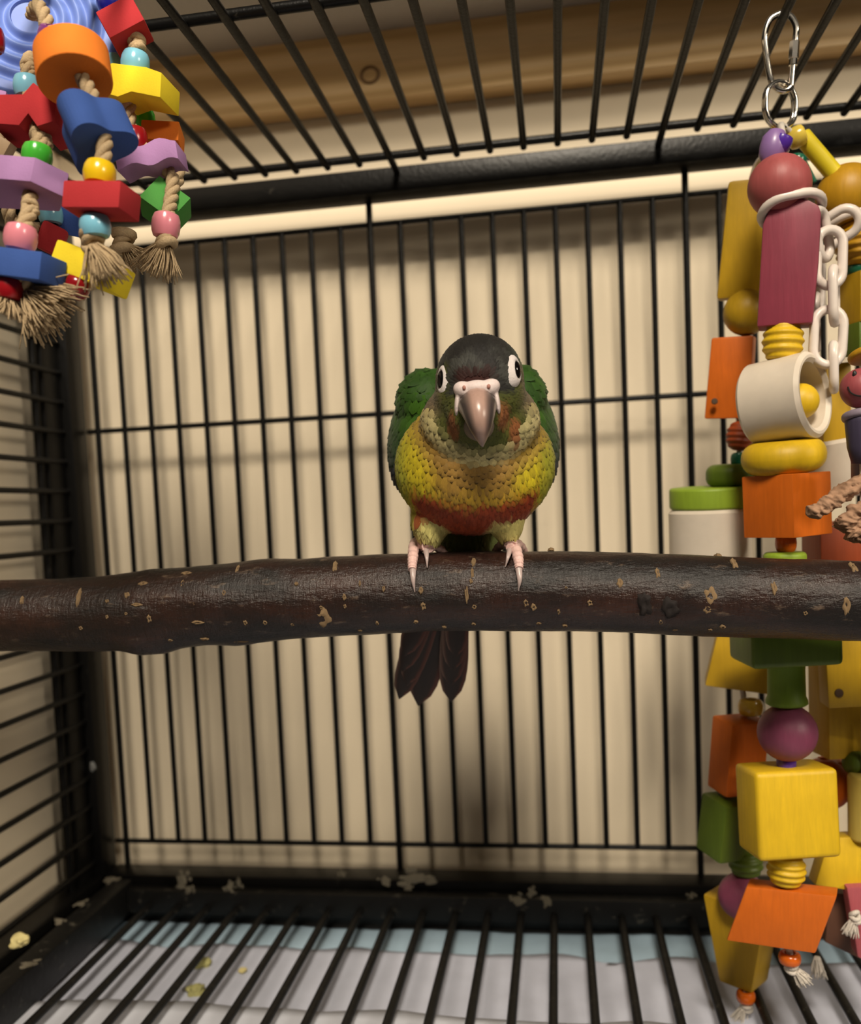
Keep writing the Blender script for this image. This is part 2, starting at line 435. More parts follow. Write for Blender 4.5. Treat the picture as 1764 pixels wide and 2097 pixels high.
paper('paper_sheet', -10, 20.6, -16, -3.1, -14.0, .10, 8.1, m_simple('white_tissue_paper', (.50, .52, .62), .75, .3, 0, 0, 60), 'crumpled greyish white paper sheet across the middle of the tray', .45)
paper('paper_sheet', -10, 20.6, -28.4, -6.9, -13.80, .06, 12.7, m_simple('bright_white_paper', (.60, .62, .70), .75, .3, 0, 0, 60), 'bright white paper sheet lying at the front of the tray', .25)
CR = m_simple('half_eaten_green_food', (.34, .32, .13), .8, .2, 0, .5, 600)
for k, (px, py, r, lb) in enumerate([(415, 1976, .26, 'chewed yellow-green food crumb lying on the paper nearer the back rail'), (402, 2031, .27, 'dark green food crumb lying on the paper nearer the front'), (497, 1990, .12, 'tiny pale food speck lying on the paper')]):
    c = onplane(px, py, 2, -13.95)
    tag(build('food_crumb', xg(blob(r, 61+k, .6), T(c+Vector((0, 0, .05)))), CR if k < 2 else DROPY), lb, 'crumb', 'food crumbs on the paper')

# ------------------------------------------------------------------ the branch perch
YP = -11.0
top = [(0, 1187), (165, 1185), (300, 1170), (480, 1152), (620, 1143), (760, 1135), (900, 1130), (1100, 1128), (1300, 1131), (1500, 1140), (1764, 1151)]
bot = [(0, 1334), (165, 1333), (300, 1331), (480, 1318), (620, 1306), (760, 1299), (900, 1293), (1100, 1290), (1300, 1297), (1500, 1304), (1764, 1313)]
def ip(tab, x): return float(np.interp(x, [a for a, _ in tab], [b for _, b in tab]))
perch_c = []                                   # X -> (z, r)
for px in range(0, 1765, 84):
    a, b = ip(top, px), ip(bot, px); c = P(px, (a+b)/2, YP); perch_c.append((c.x, c.z, U((b-a)/2, YP, px, (a+b)/2)))
k0, k1 = perch_c[0], perch_c[-1]
perch_c = [(XLB-.6, k0[1]-.02, k0[2]*.95), ((XLB+k0[0])/2, k0[1]-.01, k0[2]*.98)]+perch_c+[(16, k1[1]-.05, k1[2]*.97), (XR+.8, k1[1]-.3, k1[2]*.92)]
xs_ = [a for a, _, _ in perch_c]
def sm(col, x):
    s_ = 0
    for d in (-.6, -.3, 0, .3, .6): s_ += np.interp(x+d, xs_, [q[col] for q in perch_c])
    return float(s_/5)
def pz(x): return sm(1, x)
def pr(x): return sm(2, x)
bumps = []
for px, py, h, w_ in [(300, 1322, .13, .45), (345, 1325, .08, .3), (500, 1316, .06, .5), (655, 1265, .07, .25), (540, 1150, .04, .4), (310, 1170, .05, .3), (1440, 1225, .04, .25), (1310, 1235, -.05, .2), (1375, 1245, -.05, .22), (450, 1235, .04, .4)]:
    c = P(px, py, YP); vv = max(-1, min(1, (c.z-pz(c.x))/pr(c.x))); bumps.append((c.x, math.asin(vv), h, w_))
NX, NA = 420, 64; v = []; f = []
for i in range(NX+1):
    x = xs_[0]+(xs_[-1]-xs_[0])*i/NX
    for j in range(NA):
        a = 2*math.pi*j/NA; r = pr(x); ca, sa = math.cos(a), math.sin(a)
        r *= 1+.035*noise.noise(Vector((x*.5, ca*.9, sa*.9)))+.015*noise.noise(Vector((x*1.7, ca*2, sa*2+7)))+.006*noise.noise(Vector((x*6, ca*5, sa*5)))
        for bx, ba, h, w_ in bumps:
            da = (math.atan2(sa, -ca)-ba+math.pi) % (2*math.pi)-math.pi
            q = ((x-bx)/w_)**2+(da*.8/w_)**2
            if q < 6: r += h*math.exp(-q)
        v.append((x, YP+r*ca, pz(x)+r*sa))
for i in range(NX):
    for j in range(NA):
        k = (j+1) % NA; f.append((i*NA+j, (i+1)*NA+j, (i+1)*NA+k, i*NA+k))
f.append(tuple(range(NA))); f.append(tuple(NX*NA+j for j in range(NA-1, -1, -1)))
perch = thing('branch_perch', (5, YP, -2), 'dark brown natural wood branch perch spanning the cage with pale lenticels', 'perch')
build('branch', (v, f), BARK, perch, angle=None)
LEN = m_simple('pale_lenticel_cork', (.27, .18, .095), .75, .2, 0, .7, 1500); LEND = m_simple('dark_scar_bark', (.012, .008, .007), .6, .3, 0, .5, 900)
lens_pts = []
for x, y, w_, h in [(88, 350, 7, 14), (315, 340, 8, 30), (430, 418, 6, 9), (507, 405, 6, 8), (600, 425, 10, 16), (522, 485, 10, 11), (325, 462, 8, 9), (575, 285, 18, 8), (735, 285, 9, 14), (550, 370, 22, 8), (510, 330, 12, 12),
                    (900, 322, 7, 13), (790, 365, 20, 7), (795, 440, 24, 8), (985, 440, 8, 11), (1065, 440, 8, 11), (1290, 380, 7, 8), (1383, 340, 7, 14), (1385, 375, 6, 9), (1190, 285, 7, 8), (1345, 212, 9, 15),
                    (1445, 285, 4, 12), (1540, 305, 6, 12), (1690, 312, 8, 14), (1175, 447, 8, 6), (1515, 443, 6, 9), (1445, 470, 9, 5), (1670, 437, 8, 7), (955, 225, 7, 12), (750, 245, 22, 6), (820, 505, 18, 5), (960, 515, 34, 6), (1700, 375, 10, 15), (685, 510, 9, 6), (430, 355, 8, 8)]:
    lens_pts.append((x/1.96, 1050+y/1.96, w_/1.96, h/1.96, LEN))
for x, y, w_, h in [(215, 195, 8, 14), (210, 240, 6, 18), (205, 275, 6, 10), (187, 330, 7, 30), (218, 375, 8, 11), (425, 360, 10, 15), (455, 378, 10, 15), (555, 395, 5, 11), (475, 440, 9, 6), (580, 450, 10, 5), (215, 443, 8, 6), (97, 455, 8, 5),
                    (800, 280, 10, 18), (950, 240, 9, 17), (963, 435, 8, 11), (1160, 330, 22, 30), (1150, 385, 14, 18), (1255, 200, 11, 14), (1190, 172, 12, 6), (1415, 300, 10, 24), (1705, 370, 12, 34), (1730, 215, 12, 13), (1210, 455, 10, 8), (1540, 400, 8, 9), (525, 147, 10, 4), (680, 360, 10, 12), (585, 300, 5, 5), (1160, 465, 8, 5), (1020, 465, 10, 4)]:
    lens_pts.append((860+x/1.951, 1050+y/1.951, w_/1.951, h/1.951, LEN))
for x, y, w_, h in [(900, 365, 24, 40), (1000, 385, 28, 34)]: lens_pts.append((860+x/1.951, 1050+y/1.951, w_/1.951, h/1.951, LEND))
lens_pts += [(660, 1266, 17, 17, LEN), (300, 1318, 26, 10, LEN)]
def surf(px, py, lift=0):
    """point and normal on the branch where the view through a measured spot meets it"""
    d = ray(px, py).normalized(); t = (YP-1.2-CAM.y)/d.y; p = CAM+d*t
    for _ in range(300):
        p = CAM+d*t
        if math.hypot(p.y-YP, p.z-pz(p.x)) < pr(p.x): break
        t += .01
        if p.y > YP+.3: break
    n_ = Vector((0, p.y-YP, p.z-pz(p.x))).normalized(); return p+n_*lift, n_
def lent_mesh(seed):
    bm = bmesh.new(); bmesh.ops.create_grid(bm, x_segments=8, y_segments=8, size=1)
    for v_ in bm.verts:
        x, y = v_.co.x, v_.co.y; rr = max(abs(x), abs(y)); l = math.hypot(x, y)
        if l > 1e-6: x, y = x/l*rr, y/l*rr
        n_ = noise.noise(Vector((x*2+seed*5, y*2, seed)))
        q = 1+.6*n_; z = (1-rr**2)*.55-(.5*max(0, 1-(rr/.45)**2))+.6*noise.noise(Vector((x*4, y*4, seed*9)))*(1-rr)
        v_.co = Vector((x*q, y*q, z if rr < .99 else -.45))
    return bm_geo(bm)
_lm = {}
for i, (px, py, w_, h, m_) in enumerate(lens_pts):
    p, n_ = surf(px, py); k = (i % 4, m_.name)
    if k not in _lm:
        g = lent_mesh(k[0]+1); me = bpy.data.meshes.new('lenticel'); me.from_pydata([tuple(c*S for c in q) for q in g[0]], [], g[1])
        me.polygons.foreach_set('use_smooth', [True]*len(g[1])); me.materials.append(m_); _lm[k] = me
    o = bpy.data.objects.new('lenticel', _lm[k]); COL.objects.link(o); o.parent = perch; o.location = p*S-wloc(perch)
    zax = n_; xax = Vector((1, 0, 0)); yax = zax.cross(xax)
    o.rotation_euler = Matrix((xax, yax, zax)).transposed().to_euler()
    k = max(.35, -n_.y); o.scale = (U(w_, YP-.8)*1.25, U(h, YP-.8)*1.25/k, .085)

# ------------------------------------------------------------------ the parrot
bx0 = P(977, 1130, YP).x
BO = Vector((bx0, YP, pz(bx0)+pr(bx0)-.02))
BT = Matrix.Translation(BO) @ Matrix.Rotation(D(5), 4, 'Z')
bird = thing('parrot', BO, 'small green, yellow and red parrot with dark crown leaning forward on the branch', 'parrot')
def ell(c, r, rot=(0, 0, 0), sub=4):
    bm = bmesh.new(); bmesh.ops.create_icosphere(bm, subdivisions=sub, radius=1)
    g = bm_geo(bm); return xg(g, T(c, rot, r))
def remesh(geo, vox, it=6, fac=.6):
    me = bpy.data.meshes.new('tmp'); me.from_pydata(geo[0], [], geo[1]); o = bpy.data.objects.new('tmp', me); COL.objects.link(o)
    m1 = o.modifiers.new('r', 'REMESH'); m1.mode = 'VOXEL'; m1.voxel_size = vox
    if it:
        m2 = o.modifiers.new('s', 'SMOOTH'); m2.iterations = it; m2.factor = fac
    dg = bpy.context.evaluated_depsgraph_get(); e = o.evaluated_get(dg); m = e.to_mesh()
    n = len(m.vertices); co = np.empty(n*3, dtype=np.float32); m.vertices.foreach_get('co', co)
    fs = [tuple(p.vertices) for p in m.polygons]; e.to_mesh_clear()
    bpy.data.objects.remove(o); bpy.data.meshes.remove(me)
    return co.reshape(-1, 3).astype(float), fs
HC = Vector((.19, -1.15, 3.40)); EYE = {-1: Vector((-.56, -1.62, 3.36)), 1: Vector((.84, -1.55, 3.52))}
LEG = {-1: Vector((-1.03, -.12, .42)), 1: Vector((.68, -.12, .42))}
BVG = remesh(merge(
    ell((0, .55, 2.15), (1.50, 1.45, 1.72), (D(-22), 0, 0)), ell((.02, -.20, 1.80), (1.62, 1.15, 1.36)), ell((0, .05, 1.35), (1.42, 1.0, .95)),
    ell((0, .7, 2.9), (1.15, 1.1, .95)), ell((.16, -.85, 2.62), (1.16, .95, .92)), ell(tuple(HC), (.85, .95, .88)),
    ell((.18, -1.25, 3.05), (.88, .82, .7)), ell((.1, -1.75, 2.75), (.55, .42, .55)),
    ell((-.97, -.05, .72), (.36, .48, .55), (0, D(-6), 0)), ell((.66, -.05, .72), (.36, .48, .55), (0, D(6), 0)),
    ell((-1.02, -.10, .50), (.25, .27, .27)), ell((.66, -.10, .50), (.25, .27, .27)),
    ell((-.25, 1.35, .55), (.75, 1.0, .75), (D(35), 0, 0))), .07, 10, .5)
bv, bf = BVG
from mathutils.bvhtree import BVHTree
_bvh = BVHTree.FromPolygons([BT @ Vector(q) for q in bv], bf)
BI = BT.inverted(); EYEN = {}
for s, (px, py) in {-1: (904, 777), 1: (1056, 758)}.items():      # eyes sit on the head where the photograph shows them
    h, n, _, _ = _bvh.ray_cast(CAM, ray(px, py).normalized()); EYE[s] = BI @ h; EYEN[s] = (BI.to_3x3() @ n).normalized()
def ss(a, b, x):
    t = min(1, max(0, (x-a)/(b-a))); return t*t*(3-2*t)
def lerp(a, b, t): return tuple(x+(y-x)*t for x, y in zip(a, b))
C_CROWN = (.014, .0125, .011); C_CROWN2 = (.055, .056, .048); C_FRONS = (.032, .008, .006); C_OLIVE = (.075, .085, .012); C_ORANGE = (.30, .095, .03)
C_EAR = (.17, .125, .07); C_CREAM = (.50, .43, .20); C_TAN = (.25, .14, .032); C_CHEST = (.46, .285, .022); C_YEL = (.52, .42, .012); C_YG = (.27, .30, .018)
C_RED = (.30, .040, .007); C_THIGH = (.78, .70, .24); C_GREEN = (.026, .082, .006); C_VENT = (.16, .20, .05); C_DKG = (.012, .045, .008)
def bcol(p, n):
    x, y, z = p; nz = noise.noise(Vector(p)*2.2); n2 = noise.noise(Vector(p)*6)
    X = x-.19; ax = abs(x)
    # torso
    c = lerp(C_CHEST, C_YEL, ss(.55, 1.1, ax+.2*nz)); c = lerp(c, C_YG, ss(1.15, 1.5, ax+.15*n2)*.75)
    c = lerp(c, C_TAN, .85*ss(1.05, .35, ax)*ss(1.1, 1.4, z))
    zr = 1.02+.30*(ax/1.1)**2+.10*nz
    if ax < 1.45 and y < .6:
        c = lerp(c, C_RED, ss(zr+.16, zr-.12, z)*ss(1.36, 1.12, ax+.12*n2))
    for s in (-1, 1):
        L = LEG[s]; d = math.hypot((x-L.x)/.50, (z-.30)/.52)
        c = lerp(c, C_THIGH, ss(1.15, .8, d)*ss(.85, .65, z)*(1 if y < .4 else 0))
    if z < .9 and y > .2: c = lerp(c, C_VENT, ss(.2, .5, y))
    g = ss(.25, .75, n[1])*ss(.1, .7, y) if z > .9 else 0
    c = lerp(c, C_GREEN, g)
    # neck and head
    e = math.hypot(X/1.12, (z-2.95)/1.14)
    if z > 1.2 and y < .9:
        front = ss(.5, -.3, y)
        c = lerp(c, C_TAN, .8*ss(1.50, 1.15, e)*front*ss(3.4, 2.6, z))
        c = lerp(c, C_CREAM, ss(1.10, .97, e)*front*ss(3.1, 2.7, z))
        if z > 2.6: c = lerp(c, C_GREEN, ss(2.7, 3.3, z)*ss(-.6, .0, y))
        if e < 1.02 or z > 3.0:
            fc = lerp(C_OLIVE, C_EAR, ss(.62, .95, abs(X))*ss(2.55, 2.85, z))
            c = lerp(c, fc, max(ss(.92, .74, e+.08*n2), ss(2.75, 2.95, z))*front)
            for ox, oz in ((-.34, 2.52), (.58, 2.66), (.80, 2.35)):
                d = math.hypot((x-ox)/.13, (z-oz)/.30); c = lerp(c, C_ORANGE, .85*ss(1.1, .5, d+.3*n2)*ss(-1.2, -1.5, y))
        cr = max(ss(3.58, 3.74, z+.05*n2), ss(.66, .52, abs(X))*ss(2.98, 3.12, z))*ss(.1, -.35, y)
        k = lerp(C_CROWN, C_CROWN2, ss(-.1, .6, nz+.6*n2)*ss(4.15, 3.6, z)); k = lerp(k, (.05, .075, .045), .6*ss(.45, .75, X))
        k = lerp(k, C_FRONS, ss(.38, .25, abs(x-.1))*ss(3.54, 3.42, z))
        c = lerp(c, k, cr)
    return c
def flow(p):
    x, y, z = p; b = Vector((.12, -2.1, 3.15)); hd = (Vector(p)-b)
    body = Vector((x*.12, .35, -1.0)); 
    if y > .6: body = Vector((0, .8, -.9))
    t = ss(2.2, 2.9, z)*ss(.6, -.2, y)
    return (body.normalized()*(1-t)+hd.normalized()*t)
def fsize(p):
    x, y, z = p
    if z < .75 and y < .5 and (abs(x+1.03) < .45 or abs(x-.68) < .45): return .10, .34
    if z < .9: return .20, .40
    e = math.hypot((x-.18)/1.12, (z-2.95)/1.14)
    if z > 2.9 or e < .8: return .105, .17
    if e < 1.4: return .24, .19
    if y > .5: return .34, .46
    return .20, .30
def avoid(p):
    for s in (-1, 1):
        if (Vector(p)-EYE[s]).length < .30: return True
    if Vector(((p[0]-.12)/.42, (p[1]+2.1)/.5, (p[2]-3.07)/.34)).length < 1: return True
    return False
ROWS = [(0, .55), (.3, .95), (.6, .95), (.84, .66), (1.0, .14)]
def plumage(verts, faces, colf, flowf, sizef, avoidf, ncand, dens=.42, lift=.05, tipf=None):
    V = np.asarray(verts); tri = []
    for f_ in faces:
        for k in range(1, len(f_)-1): tri.append((f_[0], f_[k], f_[k+1]))
    tri = np.array(tri); a, b, c = V[tri[:, 0]], V[tri[:, 1]], V[tri[:, 2]]
    nn = np.cross(b-a, c-a); ar = np.linalg.norm(nn, axis=1); nn /= ar[:, None]+1e-12
    idx = rng.choice(len(tri), ncand, p=ar/ar.sum()); r1 = np.sqrt(rng.random(ncand)); r2 = rng.random(ncand)
    pts = (1-r1)[:, None]*a[idx]+(r1*(1-r2))[:, None]*b[idx]+(r1*r2)[:, None]*c[idx]; nr = nn[idx]
    grid = {}; ov, of, oc, ou = [], [], [], []
    for p, n in zip(pts, nr):
        if avoidf(p): continue
        w_, l_ = sizef(p); rad = w_*dens; key = tuple(int(math.floor(q/.1)) for q in p); R_ = int(rad/.1)+1; ok = True
        for i in range(-R_, R_+1):
            for j in range(-R_, R_+1):
                for k in range(-R_, R_+1):
                    for q in grid.get((key[0]+i, key[1]+j, key[2]+k), ()):
                        if (q[0]-p[0])**2+(q[1]-p[1])**2+(q[2]-p[2])**2 < rad*rad: ok = False; break
                    if not ok: break
                if not ok: break
            if not ok: break
        if not ok: continue
        grid.setdefault(key, []).append(p)
        N_ = Vector(n); t = flowf(p); t = t+Vector(rng.normal(0, .10, 3)); t = t-N_*t.dot(N_)
        if t.length < 1e-4: continue
        t.normalize(); s = N_.cross(t); k = rng.uniform(.85, 1.15); base = len(ov)
        col = colf(p, n); br = rng.uniform(.82, 1.18); col = tuple(q*br for q in col)
        P0 = Vector(p)-t*l_*.35
        for tt, ww in ROWS:
            cc = tipf(p, col, tt) if tipf else col
            for m_, side in enumerate((-1, 0, 1)):
                q = P0+t*(l_*k*tt)+s*(side*w_*.5*ww*k)+N_*(lift*w_/.27*(.25+.9*tt-.55*tt*tt)+(.03*w_/.27 if side == 0 else 0))
                ov.append(tuple(q)); oc.append((*cc, 1)); ou.append((.5+side*.5, tt))
        for r_ in range(len(ROWS)-1):
            for m_ in range(2):
                i0 = base+r_*3+m_; of.append((i0, i0+1, i0+4, i0+3))
    return ov, of, oc, ou
def tipf(p, col, t):
    x, y, z = p; e = math.hypot((x-.18)/1.12, (z-2.95)/1.14)
    if .84 < e < 1.75 and z < 2.9 and z > 1.0 and y < .4:
        k = .24 if e < 1.4 else .62
        if t > .8 and rng.random() < .012 and e < 1.15: return (.01, .009, .008)
        if t > .95: return sc(col, k)
        return sc(col, 1.1)
    if t > .95: return sc(col, .8)
    return col
SKIN = m_attr('parrot_down', .7, False); FEA = m_attr('parrot_feathers', .55, True)
bcols = []
bme = bpy.data.meshes.new('t'); bme.from_pydata(bv.tolist(), [], bf); nrm = [tuple(v_.normal) for v_ in bme.vertices]
for p, n in zip(bv, nrm): bcols.append((*sc(bcol(tuple(p), n), 1), 1))
bpy.data.meshes.remove(bme)
tx = lambda vs_: [tuple(BT @ Vector(v_)) for v_ in vs_]
build('body', (tx(bv), bf), SKIN, bird, angle=None, cols=bcols)
ov, of, oc, ou = plumage(bv, bf, bcol, flow, fsize, avoid, 60000, .40, .045, tipf)
pl = build('plumage', (tx(ov), of), FEA, bird, angle=None, cols=oc, uv=ou); pl['kind'] = 'stuff'
# wings
for s in (-1, 1):
    wv, wf = remesh(merge(ell((s*1.18, .95, 2.55), (.60, 1.25, 1.25), (D(-24), D(s*-12), D(s*-10))), ell((s*.95, .60, 3.22), (.62, .9, .70), (0, D(s*-14), 0)),
                          ell((s*1.27, 1.15, 2.02), (.40, .9, .66), (D(-40), 0, 0))), .08, 8, .5)
    def wcol(p, n):
        z = p[2]; nz = noise.noise(Vector(p)*3); c = lerp(C_GREEN, C_DKG, ss(2.5, 2.1, z+.1*nz)); c = lerp(c, (.008, .022, .05), ss(2.15, 1.95, z)); c = lerp(c, (.012, .011, .012), ss(1.95, 1.75, z))
        return lerp(c, (.06, .17, .008), .6*ss(0, .5, nz)*ss(2.4, 3.2, z))
    wc = [(*sc(wcol(p, None), 1), 1) for p in wv]
    wing = build('wing', (tx(wv), wf), SKIN, bird, angle=None, cols=wc)
    ov, of, oc, ou = plumage(wv, wf, wcol, lambda p: Vector((0, .75, -.75)), lambda p: (.28, .40) if p[2] > 2.0 else (.24, .5), lambda p: False, 14000, .42, .035, None)
    q = build('wing_feathers', (tx(ov), of), FEA, wing, angle=None, cols=oc, uv=ou); q['kind'] = 'stuff'
# eyes
EB = m_simple('black_eye', (.004, .003, .003), .06, .6); ER = m_simple('white_eye_ring_skin', (.66, .60, .58), .6, .3, .05, .35, 1600)
for s in (-1, 1):
    c = EYE[s]; n = Vector((s*.88, -.46, .12)).normalized(); c = c+n*(-.03 if s < 0 else 0)
    q = Vector((0, 0, 1)).rotation_difference(n).to_matrix().to_4x4()
    ring = lathe([(.12, .03), (.135, .055), (.16, .062), (.19, .045), (.225, .005), (.25, -.08)], 28, 1.0, 1.0)
    xf = BT @ Matrix.Translation(c) @ q @ Matrix.Rotation(-s*D(34), 4, 'Z') @ Matrix.Diagonal((1.32, .88, .9, 1) if s < 0 else (1.28, .84, .85, 1))
    tq = (xf.to_3x3().inverted() @ (BT.to_3x3() @ Vector((-s*.45, -.5, -.75)))); tq.z = 0; tq.normalize()
    ring = [tuple(Vector(v_)*(1+.28*max(0, Vector(v_[:2]+(0,)).normalized().dot(tq))**3 if math.hypot(v_[0], v_[1]) > .15 else 1)) for v_ in ring[0]], ring[1]
    er = build('eye_ring', ring, ER, bird, xf); tag(er, 'bare white skin ring around the eye')
    build('eye', lathe([(.002, .12), (.06, .112), (.11, .085), (.14, .04), (.15, 0), (.13, -.06), (.002, -.09)][::-1], 24), EB, bird, xf @ Matrix.Translation((0, 0, .0)))
# beak
def beak_mat():
    t = NT('grey_pink_horn'); a = t.n('ShaderNodeVertexColor', layer_name='Col'); v = t.mapping((1, 1, .25)); g = t.noise(v, 700, 3)
    t.color(t.mix(.25, a.outputs[0], t.mix(g, (0, 0, 0), a.outputs[0]))); t.set(.3, .5); return t.m
HORN = beak_mat()
bp = bez([(.12, -1.72, 2.84), (.12, -2.10, 2.84), (.13, -2.37, 2.70), (.15, -2.47, 2.48), (.165, -2.41, 2.26), (.18, -2.32, 2.05)], 6)
NB = len(bp); v = []; f = []; cl = []; na = 24
for i, p in enumerate(bp):
    t = i/(NB-1); hw = float(np.interp(t, [0, .3, .5, .7, .88, 1], [.37, .355, .29, .20, .10, .02])); th = float(np.interp(t, [0, .3, .6, .85, 1], [.34, .33, .26, .14, .02]))
    tan = (bp[min(i+1, NB-1)]-bp[max(i-1, 0)]).normalized(); sx_ = Vector((1, 0, 0)); nn_ = sx_.cross(tan).normalized()
    if nn_.y > 0 and t > .3: nn_ = -nn_
    if nn_.z < 0 and t <= .3: nn_ = -nn_
    for k in range(na):
        a = 2*math.pi*k/na; cx_, cn = math.cos(a), math.sin(a)
        rx = hw*math.copysign(abs(cx_)**.85, cx_); rn = th*(cn if cn < 0 else cn*(1-.25*abs(cx_)))
        q = p+sx_*rx+nn_*(rn*(1 if cn > 0 else .75)); v.append(tuple(q))
        side = abs(cx_); c = lerp((.42, .27, .22), (.055, .044, .042), ss(.30, .62, side)*ss(1.0, .6, t)); c = lerp(c, (.40, .34, .30), ss(.88, .97, side)*.8)
        c = lerp(c, (.30, .25, .235), .7*ss(.75, 1, t)); cl.append((*c, 1))
for i in range(NB-1):
    for k in range(na):
        m_ = (k+1) % na; f.append((i*na+k, i*na+m_, (i+1)*na+m_, (i+1)*na+k))
f.append(tuple(range(na))); f.append(tuple((NB-1)*na+k for k in range(na-1, -1, -1)))
tag(build('upper_beak', (tx(v), f), HORN, bird, angle=None, cols=cl), 'hooked pinkish grey upper beak')
lb = remesh(merge(ell((.13, -1.95, 2.48), (.30, .34, .30)), ell((.14, -2.12, 2.36), (.22, .18, .2))), .03, 6)
build('lower_beak', (tx(lb[0]), lb[1]), m_simple('grey_horn', (.16, .125, .11), .4, .4), bird, angle=None)
ce = remesh(merge(ell((-.09, -2.06, 3.10), (.24, .20, .17), (0, D(28), 0)), ell((.33, -2.06, 3.12), (.24, .20, .17), (0, D(-28), 0)), ell((.12, -2.09, 3.14), (.30, .21, .15)),
                  ell((-.25, -2.02, 2.88), (.055, .15, .24), (0, D(6), 0)), ell((.49, -2.02, 2.88), (.055, .15, .24), (0, D(-6), 0))), .022, 7)
cere = tag(build('cere', (tx(ce[0]), ce[1]), m_simple('white_pink_cere', (.68, .57, .55), .55, .35, .08, .2, 1400), bird, angle=None), 'white fleshy cere above the beak')
NOS = m_simple('pink_nostril', (.38, .17, .13), .6)
for cx_ in (-.11, .34): build('nostril', ell((cx_, -2.262, 3.14), (.035, .03, .045), (0, 0, 0), 2), NOS, cere, BT)
# feet and legs
PINK = m_simple('pink_scaly_skin', (.66, .44, .40), .5, .4, .1, .5, 1300); CLAW = m_simple('grey_pink_claw', (.42, .33, .31), .3, .5, .05)
def rel(px, py, lift):                       # point on the bark seen at a measured spot, lifted off it
    p, n = surf(px, py, lift); return BT.inverted() @ p
def toe(parts, pts, r0, r1, rings=9):
    q = bez(pts, 22); n = len(q); parts.append(tube(q, [(r0+(r1-r0)*i/(n-1))*(1+.09*math.cos(2*math.pi*rings*i/(n-1))) for i in range(n)], 12))
def claw(pts, r, par):
    q = bez(pts, 6); n = len(q); build('claw', tube(q, [r*(1-(i/(n-1))**1.4)+.006 for i in range(n)], 10), CLAW, par, BT)
for s in (-1, 1):
    if s < 0:
        an = Vector((-1.0, -.10, .24)); front = [(852, 1121), (847, 1150), (846, 1172)]; fc = [(847, 1166), (848, 1190), (850, 1213)]
        inn = [(868, 1118), (873, 1134)]; ic = [(872, 1132), (876, 1150), (876, 1166)]; side = [(880, 1128), (899, 1131)]; out = [(842, 1127), (826, 1132)]
    else:
        an = Vector((.70, -.10, .24)); front = [(1052, 1118), (1062, 1150), (1064, 1170)]; fc = [(1063, 1166), (1065, 1190), (1062, 1210)]
        inn = [(1042, 1118), (1046, 1132)]; ic = [(1046, 1128), (1043, 1148), (1036, 1164)]; side = [(1015, 1112), (992, 1128)]; out = [(1066, 1124), (1072, 1128)]
    parts = []
    toe(parts, [an+Vector((0, .05, .12)), an, an+Vector((s*.0, -.10, -.12))], .135, .13, 3)
    st = an+Vector((0, -.12, -.06))
    toe(parts, [st]+[rel(a_, b_, .10) for a_, b_ in front], .14, .088, 11)
    toe(parts, [st]+[rel(a_, b_, .10) for a_, b_ in inn], .13, .09, 5)
    b0 = Vector((an.x, .30, -.02))
    toe(parts, [an+Vector((0, .03, -.02)), Vector((an.x-.22, .18, .10)), Vector((an.x-.34, .55, -.08))], .11, .07, 5)
    toe(parts, [an+Vector((0, .03, -.02)), Vector((an.x+.22, .18, .10)), Vector((an.x+.34, .55, -.08))], .11, .07, 5)
    g = remesh(merge(*parts), .011, 1, .4)
    ft = tag(build('foot', (tx(g[0]), g[1]), PINK, bird, angle=None), 'pink scaly foot gripping the branch')
    claw([rel(a_, b_, l_) for (a_, b_), l_ in zip(fc, (.09, .10, .015))], .07, ft)
    claw([rel(a_, b_, l_) for (a_, b_), l_ in zip(ic, (.10, .16, .06))], .066, ft)
# tail
def tail_mat():
    t = NT('maroon_tail_feather'); u = t.n('ShaderNodeUVMap', uv_map='UVMap'); sp = t.n('ShaderNodeSeparateXYZ'); t.l(u.outputs[0], sp.inputs[0])
    c = t.ramp(sp.outputs[0], [(.0, (.26, .16, .115)), (.07, (.13, .06, .042)), (.16, (.035, .017, .012)), (.5, (.022, .012, .009)), (.80, (.032, .016, .011)), (.93, (.13, .035, .02)), (1, (.15, .06, .04))])
    mp = t.n('ShaderNodeMapping'); mp.inputs['Scale'].default_value = (5, 60, 1); mp.inputs['Rotation'].default_value = (0, 0, .4); t.l(u.outputs[0], mp.inputs['Vector'])
    t.bump(t.noise(mp.outputs[0], 3, 3), .3, .0003); t.color(c); t.set(.45, .35); return t.m
TAIL = tail_mat()
tb = BT @ Vector((-.45, 1.75, .25))
def tfeather(tip, w_, bow, lay):
    tip = Vector(tip); d = tip-tb; n_ = 14; v = []; f = []; uv = []
    fr = -fwd; sd = d.cross(fr).normalized(); nrm_ = sd.cross(d).normalized()
    if nrm_.dot(fr) < 0: nrm_ = -nrm_
    if sd.dot(right) < 0: sd = -sd
    for j in range(2):
        for i in range(n_+1):
            t = i/n_; hw = w_*float(np.interp(t, [0, .3, .75, .88, .95, 1], [.45, .8, 1, .86, .56, .06]))
            for k in range(5):
                q = (k-2)/2
                p = tb+d*t+sd*(q*hw+bow*math.sin(math.pi*t*.8))+nrm_*(lay*.05*(.3+t)+.05*(1-q*q)*w_*2-(.012 if j else 0))
                v.append(tuple(p)); uv.append((.5+q*.5, t))
    m_ = (n_+1)*5
    for i in range(n_):
        for k in range(4):
            a = i*5+k; f.append((a, a+1, a+6, a+5)); f.append((m_+a+5, m_+a+6, m_+a+1, m_+a))
    return v, f, uv
